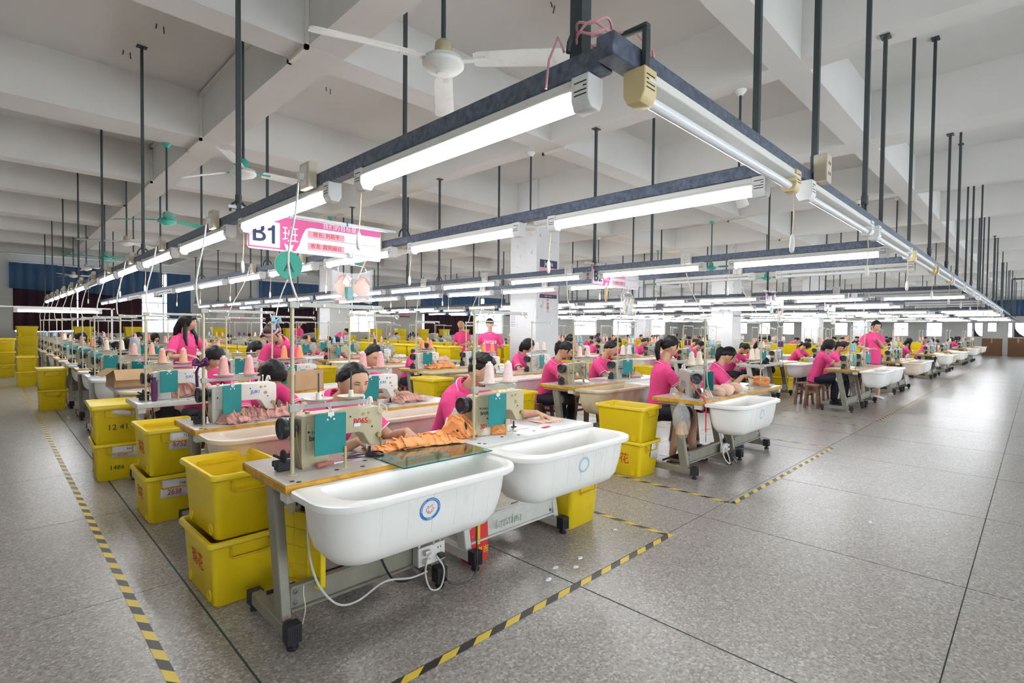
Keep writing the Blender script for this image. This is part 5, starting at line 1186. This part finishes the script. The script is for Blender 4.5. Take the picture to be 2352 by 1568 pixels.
m = MB(); m.loft([[(-.075, -.04, 0), (.075, -.04, 0), (.075, .04, 0), (-.075, .04, 0)], [(-.08, -.042, .15), (.08, -.042, .15), (.08, .042, .15), (-.08, .042, .15)], [(-.08, -.03, .30), (.08, -.03, .30), (.08, .03, .30), (-.08, .03, .30)], [(-.07, -.025, .30), (.07, -.025, .30), (.07, .025, .30), (-.07, .025, .30)], [(-.07, -.03, .1), (.07, -.03, .1), (.07, .03, .1), (-.07, .03, .1)]]); m.build('bag_body', 'red', rb_, smooth=0)
MB().box(-.008, .012, -.0445, -.0405, .11, .30).build('ribbon', 'goldink', rb_, smooth=0); text('gold_characters', '王老吉', .05, 'goldink', rb_, (.01, -.0435, .065), bold=.0006)
heap('blue plastic bag on the floor behind the grey front table', 'blueplastic', 2.02, 2.95, .26, .2, .28, 31, 0, 0, 'plastic_bag', 'bag')
# bag, ribbon and leaf at the sideways woman's table
fb = thing('food_bag', 'clear bag of tan snacks hanging by the sideways woman\'s table leg', 'bag', (4.90, 2.50, .44))
m = MB(); m.tube([(0, 0, .34), (0, 0, .30), (0, 0, .24), (.0, 0, .12), (.03, 0, .0), (.05, 0, -.06)], [.02, .05, .085, .095, .055, .008], 14, flat=.7); m.build('clear_bag', 'plastic', fb, smooth=60)
c = crumple(.15, .10, .17, 33, sharp=22); o = c.build('snacks', 'foodtan', fb); o.location = (.015, 0, .02); o['kind'] = 'stuff'
cable('red ribbon hanging down the end of the sideways woman\'s table', [(5.02, 2.47, .98), (5.0, 2.36, .86), (4.98, 2.29, .79), (4.97, 2.28, .62), (4.975, 2.28, .50)], .006, 'red')
small('leaf_tag', 'dark green leaf-shaped tag on the end of the red ribbon', 'tag', lambda m: m.prism([(.035 * math.sin(a) * (1 - .2 * math.cos(a)), .05 * math.cos(a)) for a in [k * PI / 10 for k in range(20)]], -.0015, .0015), 'leafgreen', (4.977, 2.28, .45), .5)
small('tape_roll', 'yellow tape roll on the corner of the sideways woman\'s table', 'tape', lambda m: m.lathe([(.032, 0), (.045, 0), (.045, .012), (.032, .012), (.032, 0)], (0, 0, 0), 'z', 20, caps=(0, 0)), 'tapeyellow', (5.10, 2.66, TZ))
for i, (x, y, z, s, a) in enumerate(((5.55, 2.40, 0, .085, 0), (5.66, 2.44, .0, .09, .6), (5.62, 2.36, .03, .085, 1.2), (5.76, 2.40, .02, .09, .3), (5.88, 2.38, .025, .10, .9), (5.74, 2.50, .0, .09, 2), (5.97, 2.44, 0, .085, .1))):
    m = MB(); m.ell((0, 0, .02), (s, s * .8, .055), 18, 10); m.tube([(s * 1.0 * math.cos(t), s * .8 * math.sin(t), .02) for t in [k * PI / 9 for k in range(19)]], .004, 5); o = m.build('foam_cup', 'nude'); o.location = (x, y, TZ + .018 + z); o.rotation_euler = (.5 * math.sin(i * 2.1), .45 * math.cos(i * 1.7), a)
    tag(o, 'blush foam bra cup in the pile over the edge of the white tub', 'bra cup', 'blush foam cups piled on the table')
st_ = thing('cloth_stack', 'oval stack of orange pieces on the steel plate before the woman looking down', 'cloth', (7.03, 2.50, TZ), .2)
MB().box(-.22, .24, -.13, .15, 0, .008).build('steel_plate', 'frame', st_, bevel=.002)
for k in range(6): o = crumple(.34 - .02 * abs(k - 2), .20, .03, 40 + k, sharp=18).build('layer', 'orange', st_); o.location = (0, 0, .008 + .018 * k)
sb = thing('socket_strip', 'white socket box tied to the crossbeam of the sideways woman\'s table', 'socket', (5.80, 2.445, .19), .1)
MB().box(-.075, .075, -.02, .02, -.045, .045).build('box_shell', 'socket', sb, bevel=.004, seg=1)
for x, zz in ((.06, .025), (.065, -.02)): MB().box(x - .02, x + .025, -.035, -.018, zz - .012, zz + .012).build('plug', 'socket', sb, bevel=.003, seg=1)
cable('white cord from the pole looping under the sideways woman\'s table', [(5.31, 2.44, 1.2), (5.32, 2.43, .95), (5.34, 2.38, .80), (5.36, 2.30, .70), (5.45, 2.32, .62), (5.58, 2.40, .66)], .008, 'cablewhite')
cable('white cord looped below the tub at the sideways woman\'s table', [(5.62, 2.45, .52), (5.58, 2.40, .35), (5.60, 2.36, .14), (5.70, 2.34, .05), (5.78, 2.38, .10), (5.76, 2.41, .2)], .008, 'cablewhite')
cable('thin black cord on the floor beside the sideways woman\'s table', [(5.88, 2.50, .35), (5.95, 2.42, .12), (6.02, 2.38, .02), (5.93, 2.36, .015), (5.86, 2.40, .13)], .004, 'black')
tr = thing('steel_tray', 'shallow steel tray of nude pieces before the spiky-haired man', 'tray', (6.62, 4.42, TZ), .1)
m = MB(); m.loft([[(x, y, z) for x, y in rrect(w_, d, .02, 3)] for w_, d, z in ((.30, .18, 0), (.32, .20, .07), (.335, .215, .072), (.33, .21, .076), (.315, .195, .07), (.295, .175, .006))]); m.build('tray_shell', 'alu', tr); o = crumple(.26, .14, .06, 51).build('pieces', 'nude', tr); o.location = (0, 0, .03)
def carton(label, x, y, z, w_, d, h, rz=0, flaps=True):
    t = thing('cardboard_box', label, 'box', (x, y, z), rz); m = MB(); m.box(-w_ / 2, w_ / 2, -d / 2, d / 2, 0, .005)
    for a in ((-w_ / 2, w_ / 2, -d / 2, -d / 2 + .005), (-w_ / 2, w_ / 2, d / 2 - .005, d / 2), (-w_ / 2, -w_ / 2 + .005, -d / 2, d / 2), (w_ / 2 - .005, w_ / 2, -d / 2, d / 2)): m.box(*a, 0, h)
    m.build('box_walls', 'card', t, smooth=0)
    if flaps:
        for M in (Matrix.Translation((0, -d / 2, h)) @ Matrix.Rotation(2.5, 4, 'X'), Matrix.Translation((0, d / 2, h)) @ Matrix.Rotation(-2.3, 4, 'X')): MB().box(-w_ / 2, w_ / 2, -.002, .002, -.0, .14, M=M).build('flap', 'card', t, smooth=0)
        for M in (Matrix.Translation((-w_ / 2, 0, h)) @ Matrix.Rotation(-2.2, 4, 'Y'),): MB().box(-.002, .002, -d / 2, d / 2, -.0, .12, M=M).build('flap', 'card', t, smooth=0)
    return t
carton('open cardboard box on the fourth table of the aisle file', 1.12, 7.32, TZ, .36, .30, .20, .1)
carton('tall tan cardboard box behind the bowed woman, on the second file', 2.45, 5.86, TZ, .36, .42, .22, .2, False)
carton('small open cardboard box beside the standing long-haired woman', 1.75, 7.45, TZ, .26, .22, .16, .2)
def knot(label, mt, x, y, z, tail):
    m = MB(); m.tube([(0, -.02, 0), (.03, -.03, .03), (.045, -.01, -.01), (.01, .02, -.02), (-.025, 0, .02), (-.04, -.02, -.01), (0, -.03, -.01)], [.012, .02, .022, .018, .022, .018, .012], 8, flat=.6); m.tube([(0, -.025, 0), (-.025, -.03, -.06), (-.02, -.03, -tail)], [.012, .025, .03], 8, flat=.3)
    o = m.build('cloth_knot', mt, smooth=60); o.location = (x, y, z); return tag(o, label, 'cloth')
knot('dark purple scarf knotted on the thread stand pole of the B11 table', 'coneplum', 1.02, 4.08, 1.24, .16)
knot('pale blue cloth knotted high on a thread stand pole behind the bending woman', 'coneblue', 2.16, 5.75, 1.56, .10)
dup(PST, (11.52, 3.12, 0), .15, 'empty brown wooden stool at the aisle end of the first B3 table', 'wooden stools at the tables')
# spare cone and bags
small('thread_cone', 'tall plum thread cone standing on the white third row table', 'thread', lambda m: m.lathe([(.02, 0), (.026, .03), (.026, .17), (.016, .19), (.014, .22)], (0, 0, 0), 'z', 16), 'coneplum', (1.06, 5.70, TZ), 0, 'spare cones')
for i, (x, y, lab) in enumerate(((1.18, 7.35, 'clear bag pulled over a salmon cone in the fourth row, first B1 file'), (1.48, 8.95, 'clear bag standing on the table in the fifth row, first B1 file'), (3.0, 8.9, 'clear plastic bag standing on the table in the fifth row, second B1 file'), (3.3, 10.6, 'crumpled clear bag on the table in the sixth row, second B1 file'))):
    m = MB(); rings = []
    for k, (rr, zz) in enumerate(((.05, 0), (.062, .04), (.055, .12), (.045, .17), (.05, .2), (.03, .215))): rings.append([(rr * (1 + .2 * noise.noise(Vector((math.cos(a) * 2, math.sin(a) * 2, k + i * 5)))) * math.cos(a), rr * math.sin(a) * (1 + .2 * noise.noise(Vector((math.sin(a) * 2, k, i)))), zz) for a in [j * PI / 7 for j in range(14)]])
    m.loft(rings); o = m.build('plastic_bag', 'plastic', smooth=60); o.location = (x, y, TZ + (.345 if i < 1 else 0)); tag(o, lab, 'bag')
hb = crumple(.2, .12, .2, 61, sharp=16).build('plastic_bag', 'plastic', smooth=60); hb.location = (2.26, 8.29, 1.06); tag(hb, 'clear plastic bag held by the standing long-haired woman', 'bag')

# ---------------------------------------------------------------- walls and pillars: posters, papers, wall fans
def poster(label, x0, x1, z0, z1, y, top='signnavy', mid='signpale', title=None):
    t = thing('poster', label, 'poster', ((x0 + x1) / 2, y, z0)); w_ = x1 - x0; h = z1 - z0
    MB().box(-w_ / 2, w_ / 2, -.006, 0, 0, h).build('poster_sheet', mid, t, smooth=0)
    MB().box(-w_ / 2, w_ / 2, -.008, -.005, h * .8, h).build('top_band', top, t, smooth=0); MB().box(-w_ / 2, w_ / 2, -.008, -.005, 0, h * .1).build('bottom_band', top, t, smooth=0)
    if title: text('poster_title', title, h * .16, 'signwhite', t, (0, -.0085, h * .9), bold=.001)
    return t
pt_ = poster('navy and pink poster with white title on the biggest pillar', 8.28, 8.84, 2.16, 2.98, 7.498, title='Jemis')
text('poster_characters', '品质', .10, 'signnavy', pt_, (.06, -.008, .30)); text('poster_fineprint', '质量第一 客户至上', .03, 'signwhite', pt_, (0, -.0085, .04))
o = text('red_slogan', '严\n禁\n烟\n火', .075, 'redink', None, (8.55, 7.494, 1.99)); tag(o, 'vertical red characters stuck on the biggest pillar under the poster', 'lettering')
nt_ = thing('notice_sheet', 'white notice sheet with rows of print on the shaded pillar face', 'paper', (8.176, 8.16, 1.52), -PI / 2)
MB().box(-.11, .11, -.003, 0, 0, .30).build('sheet', 'paper', nt_, smooth=0)
m = MB()
for k in range(7): m.box(-.085, .06, -.0042, -.003, .03 + .037 * k, .038 + .037 * k)
m.build('printed_lines', 'ink', nt_, smooth=0)
poster('pale poster with dark top on the second pillar', 18.35, 18.95, 2.0, 2.5, 7.498, 'signnavy', 'paper'); poster('lower white paper board on the second pillar', 18.34, 18.98, 1.2, 1.75, 7.498, 'paper', 'paper')
poster('framed pink notice board on the far wall between the curtains', 7.3, 8.5, 1.75, 2.45, YB - .005, 'signpale', 'trimwhite')
poster('small dark and pink poster on the far wall past the third window', 17.0, 17.7, 2.1, 2.6, YB - .005)
def wall_fan(label, x, z):
    t = thing('wall_fan', label, 'fan', (x, YB, z)); m = MB()
    for r in (.33, .25, .16): m.tube([(r * math.cos(a), -.28, r * math.sin(a)) for a in [k * PI / 14 for k in range(29)]], .006, 5)
    for k in range(16): a = k * PI / 8; m.tube([(.05 * math.cos(a), -.30, .05 * math.sin(a)), (.33 * math.cos(a), -.28, .33 * math.sin(a)), (.30 * math.cos(a), -.2, .30 * math.sin(a))], .004, 4)
    m.build('cage', 'alu', t); MB().lathe([(.03, -.3), (.08, -.22), (.07, -.12), (.03, -.08)], (0, 0, 0), 'y', 14).build('motor', 'rubber', t); MB().box(-.05, .05, -.14, 0, -.12, .08).build('bracket', 'rubber', t)
    for k in range(3): a = k * 2.09 + .4; MB().prism([(.04 * math.cos(a), .04 * math.sin(a)), (.27 * math.cos(a - .35), .27 * math.sin(a - .35)), (.29 * math.cos(a), .29 * math.sin(a)), (.25 * math.cos(a + .35), .25 * math.sin(a + .35))], -.25, -.245).build('blade', 'alu', t, smooth=0)
wall_fan('dark wall fan left of the pink notice board on the far wall', 6.95, 2.15); wall_fan('dark wall fan right of the pink notice board on the far wall', 8.85, 2.2); wall_fan('dark wall fan on the far wall left of the third window', 16.4, 2.3)
cg = thing('wire_cage', 'black wire cage frame hanging far off at the end of the right aisle', 'cage', (30, 0, 0))
for z0_ in (2.25, 3.75): MB().box(-.03, .03, -2.2, .80, z0_ - .03, z0_ + .03).build('rail', 'rod', cg, smooth=0)
for y in (.80, -2.2): MB().box(-.03, .03, y - .03, y + .03, 2.25, 3.75).build('rail', 'rod', cg, smooth=0)
for k in range(16): MB().box(-.008, .008, -2.0 + .18 * k - .008, -2.0 + .18 * k + .008, 2.25, 3.75).build('wire', 'rod', cg, smooth=0)
for y in (.3, -1.8): MB().box(-.015, .015, y - .015, y + .015, 3.75, ceil_z(30, y)).build('hanger_rod', 'rod', cg, smooth=0)
for i, (x, y, s) in enumerate(((48.5, .9, 1.2), (48.6, 2.2, 1.15), (46.5, -.6, 1.2))):
    t = thing('brown_carton', 'tall brown carton standing %s at the far end of the right aisle' % ('in the middle', 'by the tables', 'nearest')[i], 'carton', (x, y, 0)); MB().box(-.5, .5, -.5, .5, 0, s).build('carton_body', 'wallbox', t, bevel=.01); MB().box(-.505, .505, -.04, .04, s - .3, s + .003).build('tape_strip', 'card', t, smooth=0)
# low lamp on a rail over the far aisle tables
lr = fixture(1, 0, False); lr.location = (.33, 14.0, -.42); lr.rotation_euler = (0, 0, -PI / 2); tag(lr, 'low fluorescent lamp on a bar across the aisle end of the far tables', 'lamp')
bar = thing('lamp_bar', 'thin pale bar on two posts carrying the low lamp over the far tables', 'rail', (0, 14.0, 0))
MB().box(.05, 1.9, -.015, .015, 1.815, 1.84).build('bar', 'alu', bar, smooth=0)
for x in (.08, 1.85): MB().box(x - .015, x + .015, -.015, .015, 0, 1.84).build('post', 'alu', bar, smooth=0)
for i, (x, y) in enumerate(((2.6, 2.02), (2.5, 2.1), (2.72, 2.08), (3.3, 2.2), (2.35, 2.03), (4.9, .9))):
    m = crumple(.05, .03, .012, 70 + i, 12); o = m.build('paper_scrap', 'paper'); o.location = (x, y, .001); tag(o, 'tiny white paper scrap lying on the terrazzo near the front tables', 'scrap', 'paper scraps on the floor')
for t in [*PT.values(), *PTUB.values(), *PM.values(), PS, PB, *PC.values(), PST, *PCR.values(), *GP.values()]: delete(t)
import numpy as np, sys
sys.path.insert(0,'/workdir/tmp')
f=1203.;yaw,pitch,roll=np.radians([45.1,-1.42,.584]); H=1.5
F=np.array([np.cos(yaw)*np.cos(pitch),np.sin(yaw)*np.cos(pitch),np.sin(pitch)])
Rr=np.array([np.sin(yaw),-np.cos(yaw),0]); U=np.cross(Rr,F)
c,s=np.cos(roll),np.sin(roll)
M=np.array([c*Rr+s*U,s*Rr-c*U,F])
C=np.array([0,0,H])
def ray(x,y): return M.T@np.array([(x-1176)/f,(y-784)/f,1])
def z(x,y,h): d=ray(x,y); t=(h-H)/d[2]; return np.round(C+t*d,3)
def X(x,y,v): d=ray(x,y); t=v/d[0]; return np.round(C+t*d,3)
def Y(x,y,v): d=ray(x,y); t=v/d[1]; return np.round(C+t*d,3)
def pj(p): q=M@(np.array(p,float)-C); return np.round([1176+f*q[0]/q[2],784+f*q[1]/q[2]],0)
